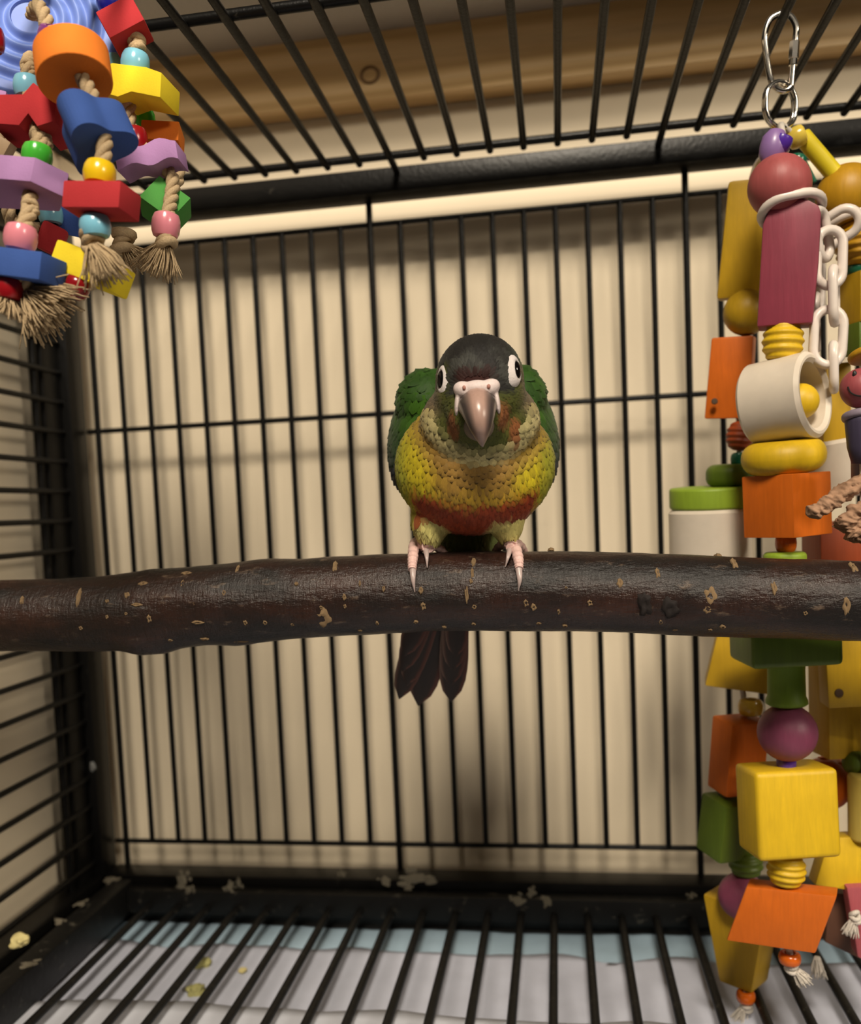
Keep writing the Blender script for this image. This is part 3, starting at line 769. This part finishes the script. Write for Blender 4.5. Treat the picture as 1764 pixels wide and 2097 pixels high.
for lay, (px, py, wpx, bow) in enumerate([(857, 1444, 33, 0), (922, 1434, 30, .05), (822, 1426, 28, -.05), (921, 1396, 28, .05), (837, 1394, 26, -.04), (925, 1360, 26, .05), (832, 1360, 24, -.05), (930, 1326, 24, .05), (838, 1324, 24, -.05)]):
    tip = P(px, py, -8.0-lay*.05); v, f, uv = tfeather(tip, U(wpx, -8), bow, lay)
    build('tail_feather', (v, f), TAIL, bird, angle=None, uv=uv)

# ------------------------------------------------------------------ toys
YEL = (.70, .45, .012); OCH = (.50, .30, .010); ORA = (.66, .14, .008); MAG = (.25, .035, .062); PUR = (.25, .055, .11); GRN = (.13, .20, .012); OLV = (.075, .085, .008); LIME = (.27, .40, .03)
WHT = (.72, .64, .56)
W = dyed_wood
def put(par, name, geo, mat, px, py, Y, rot=(0, 0, 0), angle=40, label=None, sub=None, axis=None):
    c = P(px, py, Y); xf = T(c, [D(a) for a in rot])
    if axis is not None: xf = Matrix.Translation(c) @ Vector((0, 0, 1)).rotation_difference(Vector(axis).normalized()).to_matrix().to_4x4()
    o = build(name, geo, mat, sub or par, xf, angle=angle, origin=c)
    if label: o['label'] = label
    return o
def poly_px(pts, Y, depth, bev=.05):           # slab whose front outline was measured
    q = [P(a, b, Y) for a, b in pts]; c = sum(q, Vector())/len(q)
    return prism([(v.x-c.x, v.z-c.z) for v in q], depth, bev), c
def slabp(par, name, pts, Y, depth, mat, bev=.05, rot=None):
    g, c = poly_px(pts, Y, depth, bev); m = Matrix.Translation(c+Vector((0, depth/2, 0)))
    if rot: m = m @ Euler([D(a) for a in rot]).to_matrix().to_4x4()
    return build(name, g, mat, par, m, angle=30, origin=c)
def strand(par, name, pts, r, mat, n=8):       # cord through measured spots (px, py, Y)
    q = bez([P(*p) for p in pts], 6); return build(name, tube(q, r, n), mat, par, angle=None, origin=q[0])
def twist(par, pts, r, mat, name='rope'):      # laid rope: three strands twisted together
    q = bez([P(*p) for p in pts], 14); g = []
    n = len(q)
    for s in range(3):
        path = []; acc = 0
        for i in range(n):
            t = (q[min(i+1, n-1)]-q[max(i-1, 0)]).normalized(); a = t.cross(Vector((0, 1, 0))).normalized(); b = t.cross(a)
            if i: acc += (q[i]-q[i-1]).length
            ph = acc/(r*5)*2*math.pi+s*2.094; path.append(q[i]+(a*math.cos(ph)+b*math.sin(ph))*r*.52)
        g.append(tube(path, r*.56, 7))
    return build(name, merge(*g), mat, par, angle=None, origin=q[0])
def fray(par, p0, p1, r0, r1, mat, n=46, seed=1, name='frayed_end'):
    n = int(n*2.6)
    rr = random.Random(seed); a, b = P(*p0), P(*p1); d = b-a; g = []
    t = d.normalized(); s = t.cross(Vector((0, 1, 0))).normalized(); w_ = t.cross(s)
    for i in range(n):
        an = rr.uniform(0, 6.283); q = math.sqrt(rr.random()); L = rr.uniform(.65, 1.1); cu = rr.uniform(-.45, .45)
        o0 = (s*math.cos(an)+w_*math.sin(an))*q
        pts = [a+o0*r0, a+d*.5*L+o0*(r0+r1)*.5+s*cu*r1, a+d*L+o0*r1*rr.uniform(.6, 1.4)+s*cu*r1*1.5]
        g.append(tube(bez(pts, 3), (.012 if r1 > .2 else .013), 4))
    return build(name, merge(*g), mat, par, angle=None, origin=a)
def knot(par, px, py, Y, r, mat, seed=1, name='knot'):
    c = P(px, py, Y); g = []
    for k in range(3):
        path = []
        for j in range(18):
            a = 2*math.pi*j/18; path.append((math.cos(a)*r*.55, math.sin(a)*r*.5+.1*r*math.sin(2*a+k), (k-1)*r*.5+.22*r*math.sin(a+k*1.3)))
        g.append(xg(tube(path, r*.36, 8, closed=True), T(c, (rotr(seed, k), rotr(seed+3, k), 0))))
    return build(name, merge(*g), mat, par, angle=None, origin=c)
def rotr(s, k): return .35*math.sin(s*12.9+k*4.1)

# ---- wooden toy hanging from the roof on the right
toy = thing('wooden_hanging_toy', P(1600, 60, -7.5), 'tall bird toy of dyed wooden blocks, beads and white rings on a steel link', 'bird toy')
YA = -8.3; YBk = -6.2; YCr = -6.9; YD = -10.2
u = lambda px, Y: U(px, Y, 1600, 1050)
# quick link and split ring
qp = [(1600, 27), (1578, 40), (1567, 70), (1569, 105), (1576, 150), (1584, 174), (1602, 186), (1619, 180), (1622, 160), (1626, 120), (1630, 80), (1631, 55), (1620, 34)]
c0 = P(1600, 100, -7.5); q = [P(a, b, -7.5) for a, b in qp]; q2 = bez(q+[q[0]], 5)[:-1]
ql = build('quick_link', tube(q2, u(6, -7.5), 12, closed=True), STEEL, toy, angle=None, origin=c0)
g = merge(lathe([(.07, -.19), (.10, -.17), (.10, .17), (.07, .19)], 6), lathe([(.085, -.30), (.085, -.17)], 10))
build('screw_nut', g, STEEL, ql, T(P(1627, 103, -7.5), (0, D(5), 0), (1.1, 1.1, 1.1)), angle=20, origin=P(1627, 103, -7.5))
rc = P(1600, 214, -7.55)
put(toy, 'split_ring', merge(link(u(82, -7.5), u(98, -7.5), u(4.6, -7.5)), xg(link(u(80, -7.5), u(96, -7.5), u(4.6, -7.5)), Matrix.Translation((0, .07, 0)))), STEEL, 1600, 214, -7.55, (0, 4, 28), None)
# cords
strand(toy, 'cord', [(1600, 255, YA+.5), (1604, 300, YA+.1), (1600, 400, YA), (1608, 700, YA), (1610, 1000, YA), (1610, 1300, YA), (1612, 1600, YA), (1615, 1800, YA), (1618, 1975, YA)], u(7, YA), CORD)
strand(toy, 'cord', [(1602, 255, YBk-1), (1590, 300, YBk-.5), (1540, 365, YBk+.5), (1530, 600, YBk+.6), (1530, 640, YBk+.3), (1514, 800, YBk+.5), (1514, 940, YBk), (1495, 1000, YBk), (1500, 1300, YBk+.4), (1525, 1450, YBk+.2), (1515, 1700, YBk), (1525, 1900, YBk+.4), (1528, 2050, YBk)], u(6, YBk), CORD)
strand(toy, 'cord', [(1606, 258, YCr-.6), (1632, 282, YCr-.4), (1660, 300, YCr-.2), (1735, 400, YCr), (1760, 600, YCr), (1770, 900, YCr), (1770, 1300, YCr), (1771, 1600, YCr), (1770, 1880, YCr)], u(6, YCr), CORD)
knot(toy, 1606, 312, YA+.1, u(13, YA), CORD, 2)
# front strand
put(toy, 'barrel_bead', lathe([(.02, -.36), (.17, -.35), (.27, -.2), (.29, 0), (.27, .2), (.17, .35), (.02, .36)], 24), plastic('lavender_bead', (.23, .13, .33), .4), 1584, 302, YA+.05, (0, 14, 0))
put(toy, 'pony_bead', pony(.24, .36), plastic('violet_bead', (.075, .025, .30)), 1600, 292, YA, (20, 25, 0))
put(toy, 'wooden_ball', ball(u(61, YA)), W('dyed_rose_wood', (.38, .085, .085)), 1597, 381, YA, (0, 0, 0), None)
put(toy, 'wooden_block', prism([(-.62, -1.30), (.52, -1.30), (.60, 0), (.62, 1.0), (.56, 1.18), (.35, 1.32), (.1, 1.40), (-.2, 1.36), (-.45, 1.18), (-.56, .9)], .75, .05), W('dyed_magenta_wood', MAG), 1617, 548, YA, (0, 2.5, -15), 30)
put(toy, 'beehive_bead', hive(u(41, YA), u(82, YA)), W('dyed_yellow_wood', YEL), 1604, 700, YA, (0, 4, 0), None)
pr_ = put(toy, 'plastic_ring', pipe(u(86, YA), u(66, YA), 1.42, .08), plastic('white_ring_plastic', (.66, .58, .48), .4), 1606, 820, YA, (0, 0, 0), 35, None, None, (.80, -.60, .08))
put(toy, 'wooden_ball', ball(u(36, YA)), W('dyed_yellow_wood', YEL), 1640, 822, YA-.05, (0, 0, 0), None)
put(toy, 'wooden_disc', disc(u(82, YA), u(68, YA), .36), W('dyed_yellow_wood', YEL), 1605, 935, YA, (6, -4, 0), None)
put(toy, 'wooden_cube', rbox(1.34, 1.34, u(126, YA), .03), W('dyed_orange_wood', ORA), 1612, 1034, YA, (0, -1.5, 40), 30)
put(toy, 'pony_bead', pony(u(21, YA), u(38, YA)), plastic('orange_bead', (.62, .12, .008)), 1610, 1112, YA)
put(toy, 'wooden_disc', disc(u(42, YA), u(40, YA), .1), W('dyed_lime_wood', LIME), 1608, 1150, YA, (0, 0, 0), None)
put(toy, 'wooden_block', rbox(u(180, YA), u(150, YA), u(75, YA), .14, 3), W('dyed_green_wood', (.10, .155, .012)), 1606, 1318, YA, (0, -1, 8), 40)
put(toy, 'wooden_spool', lathe([(.12, -.52), (.40, -.52), (.46, -.48), (.46, -.40), (.42, -.30), (.41, .3), (.42, .5), (.12, .52)], 32), W('dyed_light_green_wood', (.17, .26, .02)), 1611, 1398, YA)
put(toy, 'wooden_ball', ball(u(60, YA)), W('dyed_purple_wood', PUR), 1613, 1500, YA, (0, 0, 0), None)
put(toy, 'pony_bead', pony(u(20, YA), u(30, YA)), plastic('violet_bead', (.075, .025, .30)), 1611, 1562, YA)
put(toy, 'wooden_cube', rbox(u(172, YA), u(110, YA), u(182, YA), .13, 3), W('dyed_yellow_wood', YEL), 1612, 1656, YA, (-4, 0, 12), 40)
put(toy, 'beehive_bead', hive(u(40, YA), u(72, YA)), W('dyed_yellow_wood', YEL), 1611, 1780, YA, (0, 4, 0), None)
slabp(toy, 'wooden_block', [(1540, 1830), (1722, 1828), (1680, 1946), (1500, 1944)], YA-.35, .75, W('dyed_orange_wood', ORA), .06, (-6, 0, -18))
put(toy, 'pony_bead', pony(u(23, YA), u(26, YA)), plastic('orange_bead', (.62, .12, .008)), 1618, 1962, YA)
knot(toy, 1622, 1978, YA, u(16, YA), CORD, 5); fray(toy, (1630, 1988, YA), (1650, 2016, YA), .10, .14, CORD, 24, 3)
# left strand, further back
slabp(toy, 'wooden_block', [(1502, 365), (1590, 362), (1592, 600), (1476, 602)], YBk, .95, W('dyed_ochre_wood', OCH), .1, (8, 0, -12))
put(toy, 'wooden_ball', ball(u(46, YBk)), W('dyed_ochre_wood', OCH), 1530, 640, YBk, (0, 0, 0), None)
b_ = slabp(toy, 'wooden_block', [(1470, 686), (1555, 684), (1545, 852), (1453, 852)], YBk, .95, W('dyed_orange_wood', ORA), .06, (6, 0, -16))
put(toy, 'wood_knot', disc(.08, .06, .02, 14), m_simple('dark_wood_knot', (.06, .03, .012), .7), 1464, 822, YBk-.02, (90, 0, 0), None, None, b_)  # thin dark disc, the shade inside a drilled hole put into its colour
put(toy, 'beehive_bead', hive(u(28, YBk), u(58, YBk)), W('dyed_rust_wood', (.30, .05, .010)), 1516, 893, YBk, (0, 8, 0), None)
put(toy, 'pony_bead', pony(u(17, YBk), u(26, YBk)), plastic('green_bead', (.01, .11, .06)), 1514, 940, YBk)
put(toy, 'wooden_disc', disc(u(54, YBk), u(46, YBk), .22), W('dyed_green_wood', (.10, .155, .012)), 1502, 973, YBk, (3, 0, 0), None)
put(toy, 'wooden_disc', disc(u(82, YBk), u(44, YBk), .08), W('dyed_lime_wood', LIME), 1455, 1019, YBk, (3, 0, 0), None)
put(toy, 'plastic_ring', pipe(u(82, YBk), u(62, YBk), u(170, YBk), .08), plastic('white_ring_plastic', (.66, .58, .48), .4), 1455, 1126, YBk, (2, 0, 0), 35)
slabp(toy, 'wooden_block', [(1478, 1290), (1605, 1290), (1600, 1424), (1450, 1407)], YBk, .9, W('dyed_ochre_wood', OCH), .06, (0, 0, -8))
put(toy, 'pony_bead', pony(u(26, YBk), u(34, YBk)), plastic('yellow_bead', (.62, .40, .05)), 1538, 1448, YBk)
put(toy, 'wooden_cube', rbox(u(92, YBk), u(70, YBk), u(158, YBk), .08), W('dyed_orange_wood', ORA), 1512, 1545, YBk, (6, 2, 25), 40)
put(toy, 'wooden_cube', rbox(u(105, YBk), u(80, YBk), u(128, YBk), .1), W('dyed_green_wood', (.10, .155, .012)), 1497, 1690, YBk, (8, 3, 30), 40)
put(toy, 'beehive_bead', hive(u(36, YBk), u(60, YBk), 4), W('dyed_green_wood', (.10, .155, .012)), 1528, 1766, YBk, (0, 0, 0), None)
put(toy, 'wooden_ball', ball(u(50, YBk)), W('dyed_purple_wood', PUR), 1521, 1835, YBk, (0, 0, 0), None)
slabp(toy, 'wooden_block', [(1456, 1852), (1600, 1862), (1568, 2030), (1494, 2026)], YBk, .95, W('dyed_ochre_wood', OCH), .08, (0, 0, -38))
put(toy, 'pony_bead', pony(u(20, YBk), u(26, YBk)), plastic('orange_bead', (.62, .12, .008)), 1528, 2040, YBk)
knot(toy, 1530, 2058, YBk, u(15, YBk), CORD, 7); fray(toy, (1524, 2064, YBk), (1508, 2094, YBk), .10, .16, CORD, 24, 5)
# right strand
put(toy, 'pony_bead', pony(u(21, YCr), u(34, YCr)), plastic('pale_yellow_bead', (.72, .54, .08)), 1632, 281, YCr-.4, (15, 70, 0))
put(toy, 'straw_tube', pipe(u(17, YCr), u(11, YCr), 1.42, .03, 22), plastic('yellow_tube_plastic', (.70, .56, .02), .35), 1682, 324, YCr-.2, (0, -37, 0), 35)
put(toy, 'pony_bead', pony(u(17, YBk), u(28, YBk)), plastic('green_bead', (.01, .11, .06)), 1634, 332, YBk, (0, 20, 0))
put(toy, 'straw_tube', pipe(u(6, YBk), u(3, YBk), .6, .02, 14), plastic('green_bead', (.01, .11, .06)), 1657, 352, YBk, (0, -25, 0))
put(toy, 'wooden_ball', ball(u(60, YCr)), W('dyed_amber_wood', (.50, .26, .008)), 1737, 400, YCr, (0, 0, 0), None)
put(toy, 'beehive_bead', hive(u(50, YCr), u(90, YCr), 6), W('dyed_amber_wood', (.50, .26, .008)), 1764, 500, YCr, (0, 0, 0), None)
put(toy, 'pony_bead', pony(u(24, YCr), u(26, YCr)), plastic('green_bead', (.01, .11, .06)), 1758, 552, YCr)
put(toy, 'wooden_cube', rbox(u(70, YCr), u(70, YCr), u(100, YCr), .06), W('dyed_ochre_wood', OCH), 1771, 614, YCr, (0, 0, 20), 40)
put(toy, 'wooden_cube', rbox(u(66, YCr), u(66, YCr), u(60, YCr), .06), W('dyed_green_wood', (.10, .155, .012)), 1768, 695, YCr, (0, 0, 20), 40)
slabp(toy, 'wooden_block', [(1694, 745), (1745, 740), (1745, 915), (1686, 912)], YBk, .9, W('dyed_ochre_wood', OCH), .06)
put(toy, 'plastic_ring', pipe(u(80, YBk), u(62, YBk), u(115, YBk), .08), plastic('white_ring_plastic', (.66, .58, .48), .4), 1735, 950, YBk, (5, -10, 0), 35)
put(toy, 'wooden_cube', rbox(u(140, YCr), u(90, YCr), u(110, YCr), .06), W('dyed_rust_wood', (.30, .05, .010)), 1730, 1122, YCr+.3, (0, 0, 10), 40)
slabp(toy, 'wooden_block', [(1690, 1305), (1800, 1300), (1800, 1446), (1698, 1452)], YCr-.6, .8, W('dyed_ochre_wood', OCH), .06)
build('wood_knot', disc(.1, .06, .02, 14), bpy.data.materials['dark_wood_knot'], toy, T(P(1719, 1419, YCr-.62), (D(90), 0, 0)), origin=P(1719, 1419, YCr-.62))  # same painted hole shade on another block
put(toy, 'wooden_cube', rbox(u(86, YBk), u(80, YBk), u(230, YBk), .08), W('dyed_ochre_wood', OCH), 1716, 1432, YBk, (0, 0, 15), 40)
put(toy, 'wooden_ball', ball(u(54, YBk)), W('dyed_orange_wood', ORA), 1690, 1605, YBk+.2, (0, 0, 0), None)
put(toy, 'wooden_cube', rbox(u(70, YBk), u(60, YBk), u(80, YBk), .06), W('dyed_orange_wood', ORA), 1722, 1590, YBk+.5, (0, 0, 20), 40)
put(toy, 'wooden_cylinder', disc(u(32, YCr), u(140, YCr), .1), W('pale_yellow_wood', (.60, .46, .10)), 1771, 1652, YCr, (0, 0, 0), 40)
put(toy, 'wooden_ball', ball(u(26, YCr)), W('dyed_green_wood', (.10, .155, .012)), 1752, 1562, YCr+.3, (0, 0, 0), None)
slabp(toy, 'wooden_block', [(1702, 1722), (1800, 1718), (1800, 1835), (1668, 1815)], YCr-.2, .7, W('dyed_yellow_wood', YEL), .06, (-8, 0, 0))
slabp(toy, 'wooden_block', [(1735, 1818), (1800, 1815), (1800, 1985), (1757, 1960)], YCr-.5, .5, W('dyed_pink_wood', (.45, .10, .12)), .05)
slabp(toy, 'wooden_block', [(1700, 1830), (1790, 1830), (1770, 1968), (1690, 1930)], YCr+.3, .6, W('dyed_brown_wood', (.13, .055, .03)), .05)
knot(toy, 1752, 1878, YCr-.8, u(13, YCr), CORD, 9); fray(toy, (1748, 1885, YCr-.8), (1738, 1914, YCr-.8), .09, .14, CORD, 22, 7)
fray(toy, (1674, 1960, YCr+.4), (1676, 2002, YCr+.4), .07, .16, CORD, 26, 8)
# plastic chain
CH = plastic('white_chain_plastic', (.70, .62, .56), .4); lw = .105
FL = lambda a, b: xg(link(b, a, lw), Matrix.Rotation(math.pi/2, 4, 'Y'))
put(toy, 'chain_link', FL(1.48, 1.1), CH, 1622, 430, YA-.1, (62, -5, 0), None)
for px, py, Y, rot, w_, h in [(1684, 480, YA-.1, (0, -20, 48), .72, 1.25), (1700, 528, YA-.15, (0, 2, 10), .78, 1.42), (1709, 606, YA-.1, (0, -2, 70), .80, 1.38), (1697, 690, YA-.1, (0, 4, 10), .86, 1.42), (1708, 752, YA+.1, (0, -6, 75), .78, 1.2),
                              (1664, 585, YA+.6, (0, 3, 35), .8, 1.5), (1672, 660, YA+.7, (0, 3, 75), .8, 1.4), (1708, 470, YA+.5, (35, 60, 10), .8, 1.3)]:
    put(toy, 'chain_link', link(w_, h, lw), CH, px, py, Y, rot, None)
put(toy, 'chain_link', FL(1.5, 1.2), CH, 1752, 463, YCr, (66, -6, 0), None)
# little smiling wooden figure on the nearest cord, with paper bark below it
fig = put(toy, 'wooden_figure_head', ball(u(40, YD)), W('dyed_rose_wood', (.36, .075, .085)), 1764, 795, YD, (0, 0, 0), None)
INK = m_simple('black_ink', (.008, .006, .006), .5)
fc_ = P(1764, 795, YD); fr_ = u(40, YD)
def onball(px, py):
    d = ray(px, py).normalized(); oc = CAM-fc_; b = d.dot(oc); c = oc.dot(oc)-(fr_*1.01)**2; h = max(0, b*b-c); return CAM+d*(-b-math.sqrt(h))
for ex in (1751, 1772): build('painted_eye', ell((0, 0, 0), (.045, .03, .075), (0, 0, 0), 2), INK, fig, T(onball(ex, 766)), origin=onball(ex, 766))
sp_ = [onball(a, b) for a, b in ((1737, 792), (1742, 803), (1752, 809), (1764, 811), (1776, 808))]
build('painted_smile', tube(bez(sp_, 5), .016, 6), INK, fig, origin=sp_[0])
put(toy, 'hat_brim', disc(u(34, YD), u(14, YD), .06), W('dyed_amber_wood', (.50, .26, .008)), 1774, 727, YD, (-20, -8, 0))
put(toy, 'collar_disc', disc(u(38, YD), u(16, YD), .07), W('dyed_lilac_wood', (.27, .22, .28)), 1766, 852, YD, (-12, 0, 0))
put(toy, 'figure_body', lathe([(.05, -.55), (.22, -.53), (.30, -.2), (.34, .3), (.33, .5), (.05, .55)], 24), W('dyed_dark_violet_wood', (.055, .045, .085)), 1768, 895, YD, (0, 0, 0), None)
put(toy, 'wooden_cylinder', disc(u(30, YD), u(90, YD), .08), W('dyed_lilac_wood', (.27, .22, .28)), 1776, 965, YD+.5, (0, 0, 0), 40)
strand(toy, 'cord', [(1830, 255, YD+1), (1800, 560, YD), (1766, 800, YD), (1768, 1000, YD), (1764, 1090, YD)], u(6, YD), CORD)
LOOF = m_simple('tan_cork_bark', (.36, .215, .135), .9, .15, 0, 1.0, 420)
def crag(pts, r, seed):
    q = bez([P(*p) for p in pts], 24); n = len(q); v, f = tube(q, r, 30); out = []
    for i, p in enumerate(v):
        c = q[min(i//30, n-1)]; d = Vector(p)-c; d.z *= .62; k = 1+.42*noise.noise(Vector(p)*5+Vector((seed, 0, 0)))+.24*noise.noise(Vector(p)*13)+.12*noise.noise(Vector(p)*28)
        e = min(1, (i//30)/10+.3); out.append(tuple(c+d*k*e))
    return out, f
for nm, pts, r, sd_ in (('cork_strip', [(1655, 1057, YD), (1690, 1036, YD), (1730, 1008, YD), (1790, 970, YD)], .23, 3), ('cork_strip', [(1733, 1092, YD), (1745, 1065, YD-.1), (1775, 1040, YD-.1), (1800, 1042, YD)], .25, 9), ('cork_strip', [(1736, 1088, YD-.1), (1762, 1095, YD-.1), (1800, 1080, YD)], .25, 15)):
    g = crag(pts, r, sd_); build(nm, g, LOOF, toy, angle=None, origin=P(*pts[0]))

# ---- foam and bead toy hanging on the left
ft_ = thing('foam_hanging_toy', P(150, -120, -13.5), 'bird toy of bright foam shapes and glossy pony beads knotted on sisal rope', 'bird toy')
YL = -14.0; u2 = lambda px, Y: U(px, Y, 150, 350)
FRED = foam('red_foam', (.43, .030, .036)); FORA = foam('orange_foam', (.88, .235, .030)); FYEL = foam('yellow_foam', (.86, .66, .03)); FBLU = foam('blue_foam', (.045, .10, .34)); FPUR = foam('lilac_foam', (.42, .23, .47)); FGRN = foam('green_foam', (.07, .27, .055))
LB = plastic('sky_blue_bead', (.20, .50, .66)); GB = plastic('grass_green_bead', (.07, .52, .045)); YBd = plastic('sunny_yellow_bead', (.80, .52, .01)); PB = plastic('pink_bead', (.72, .24, .30)); RB_ = plastic('dark_red_bead', (.26, .006, .010)); DB = plastic('royal_blue_bead', (.010, .010, .20)); GYB = LB; PPB = plastic('purple_bead', (.17, .03, .20))
def bead(px, py, Y, m, wpx=60, hpx=46, rot=(0, 0, 0)): return put(ft_, 'pony_bead', pony(u2(wpx/2, Y), u2(hpx, Y)), m, px, py, Y, rot)
# ribbed blue plastic disc at the back
pr2 = [(.02, .05)]
for j in range(1, 121):
    r = 1.72*j/120; h = .055*math.sin(r*22) if (.35 < r < 1.42) else 0
    pr2.append((r, .05+h-.10*ss(1.6, 1.72, r)))
pr2 += [(1.72, -.15), (.02, -.15)]
bd = NT('translucent_blue_plastic'); bd.color((.17, .26, .66)); bd.set(.5, .35, 0, .15)
put(ft_, 'ribbed_disc', lathe(pr2[::-1], 64), bd.m, 62, 40, -12.7, (78, 8, 18), 60, 'periwinkle blue ribbed plastic disc')
# ropes
for pts in ([(66, 30, YL+.1), (78, 14, YL-.3), (92, 34, YL-.5), (102, 70, YL-.6), (150, 130, YL-1), (185, 190, YL-1.2), (212, 260, YL-1.4), (213, 315, YL-1.6), (205, 360, YL-1.7), (205, 420, YL-1.7), (192, 470, YL-1.7), (190, 505, YL-1.6)],
            [(62, 118, YL+.5), (57, 140, YL), (57, 178, YL), (70, 240, YL-.3), (82, 290, YL-.6), (72, 330, YL-.8), (62, 400, YL-1.2), (58, 440, YL-1.6), (42, 490, YL-1.9), (50, 560, YL-1.9), (62, 600, YL-1.7)],
            [(225, -60, -12.8), (245, 20, -12.9), (262, 60, -13), (280, 95, -13), (277, 130, -13), (268, 190, -13), (264, 235, -13), (278, 285, -13), (320, 330, -13), (352, 362, -13), (350, 410, -13.2), (340, 460, -13.5), (338, 490, -13.5)],
            [(300, 200, -12.2), (296, 245, -12.2), (330, 290, -12.2), (365, 350, -12.2), (350, 400, -12.4)],
            [(12, 240, YL), (8, 300, YL), (25, 460, YL), (80, 470, -12.5), (105, 500, -12.5)]):
    twist(ft_, pts, .13, ROPE)
# centre strand
bead(106, 76, YL-.6, PPB, 56, 40, (25, 30, 0))
put(ft_, 'foam_cylinder', disc(u2(74, YL-1), u2(74, YL-1), .03), FORA, 150, 138, YL-1, (-16, -12, 0), 40)
def lobes(n_=60, k=2, a=.36): return [((1+a*math.cos(k*t))*math.cos(t), (1+a*math.cos(k*t))*math.sin(t)) for t in [2*math.pi*i/n_ for i in range(n_)]]
put(ft_, 'foam_flower', prism([(x*.52, y*.52) for x, y in lobes(60, 3, .24)], .74, .02), FBLU, 192, 270, YL-1.3, (66, -16, 30), 40)
bead(204, 357, YL-1.7, YBd, 66, 50, (-8, 6, 0))
put(ft_, 'foam_block', rbox(u2(128, YL-1.7), .66, u2(54, YL-1.7), .03), FRED, 209, 413, YL-1.7, (-4, 7, -4), 40)
bead(195, 464, YL-1.7, GYB, 64, 46)
put(ft_, 'foam_block', rbox(u2(140, YL-1.5), .75, u2(60, YL-1.5), .05), FYEL, 190, 553, YL-1.2, (-4, 24, -4), 40)
bead(158, 588, YL-1.4, RB_, 52, 46, (10, 30, 0)); knot(ft_, 190, 492, YL-1.7, u2(24, YL), ROPE, 3)
fray(ft_, (190, 505, YL-1.9), (222, 575, YL-1.9), .12, .30, ROPE, 60, 11); fray(ft_, (62, 600, YL-1.7), (120, 655, YL-1.7), .2, .45, ROPE, 110, 12)
fray(ft_, (20, 610, YL-1.9), (5, 640, YL-1.9), .15, .3, ROPE, 60, 14)
# left strand
knot(ft_, 57, 142, YL, u2(17, YL), ROPE, 8); bead(55, 178, YL, LB, 54, 44, (0, 0, 0))
zig = [(-.62, -.30), (-.05, -.34), (.10, -.12), (.30, -.36), (.62, -.26), (.60, .22), (.34, .30), (.12, .46), (-.05, .24), (-.62, .24)]
put(ft_, 'foam_star', prism([(x*1.0, y) for x, y in zig], .8, .02), FRED, 74, 246, YL-.3, (-10, 6, 0), 30)
knot(ft_, 83, 290, YL-.5, u2(24, YL), ROPE, 9); bead(76, 320, YL-.8, GB, 62, 48, (0, 8, 0))
put(ft_, 'foam_block', prism([(-.9, -.5), (.45, -.5), (.80, -.02), (.42, .42), (-.9, .5)], u2(50, YL), .03), FPUR, 48, 374, YL-1.1, (76, 8, 0), 30)
knot(ft_, 62, 430, YL-1.5, u2(17, YL), ROPE, 10); bead(42, 487, YL-1.9, PB, 68, 54, (0, 12, 0))
put(ft_, 'foam_block', rbox(u2(126, YL-1.9), .7, u2(56, YL-1.9), .03), FBLU, 55, 548, YL-1.9, (0, 12, -4), 40); bead(20, 592, YL-1.9, RB_, 62, 44, (0, 10, 0))
put(ft_, 'foam_block', rbox(.5, .5, .55, .08), FRED, 106, 490, -12.6, (10, 25, 30), 40)
bead(104, 440, -12.6, GYB, 50, 40)
put(ft_, 'foam_block', rbox(.9, .6, .5, .04), FBLU, 135, 452, -12.2, (20, 10, 30), 40)
put(ft_, 'foam_block', rbox(.4, .6, .36, .04), FPUR, -4, 216, YL, (0, 10, 20), 40); put(ft_, 'wooden_chip', rbox(.3, .4, .36, .03), W('plain_wood', (.45, .32, .19)), 4, 305, YL-.4, (10, 35, 20), 40)
bead(-2, 270, YL, plastic('olive_bead', (.24, .20, .01)), 30, 40); bead(-12, 82, YL, RB_, 42, 50)
# right strand
bead(234, 12, -12.9, DB, 66, 56, (0, -20, 0))
put(ft_, 'foam_block', rbox(.74, .62, .60, .03), FRED, 257, 55, -13, (-10, -26, 12), 40)
knot(ft_, 279, 93, -13, u2(20, -13), ROPE, 12); bead(277, 131, -13, LB, 57, 46, (-5, 8, 0)); bead(237, 132, -12.5, LB, 42, 36)
zig2 = [(-.72, -.16), (-.26, -.30), (.02, -.22), (.62, -.36), (.62, .10), (.30, .22), (-.18, .30), (-.40, .34), (-.68, .28)]
put(ft_, 'foam_star', prism([(x*1.0, y) for x, y in zig2], .75, .02), FYEL, 289, 184, -13, (-4, 5, -4), 30)
bead(295, 246, -12.2, GB, 46, 40); bead(276, 288, -13, RB_, 54, 50)
put(ft_, 'foam_block', rbox(.74, .6, .40, .03), FORA, 334, 284, -12.3, (-10, 4, 12), 40)
wavy = [(-.60+.1*i, .20+.05*math.sin(i*.9)) for i in range(13)]; wavy2 = [(.62-.1*i, -.20+.05*math.sin(i*.9)) for i in range(13)]
put(ft_, 'foam_flower', prism(wavy[::-1]+wavy2[::-1], .6, .02), FPUR, 310, 328, -13.1, (-4, -4, 4), 30)
put(ft_, 'foam_block', rbox(.74, .62, .62, .03), FGRN, 340, 424, -12.9, (-22, 38, 8), 40)
bead(340, 462, -13.6, PB, 58, 50, (0, 8, 0)); knot(ft_, 339, 488, -13.6, u2(27, -13.6), ROPE, 14); fray(ft_, (338, 500, -13.6), (315, 562, -13.6), .14, .32, ROPE, 80, 17)
knot(ft_, 252, 496, -12.8, u2(30, -13), ROPE, 16); fray(ft_, (258, 505, -12.8), (290, 545, -12.8), .1, .25, ROPE, 50, 19)
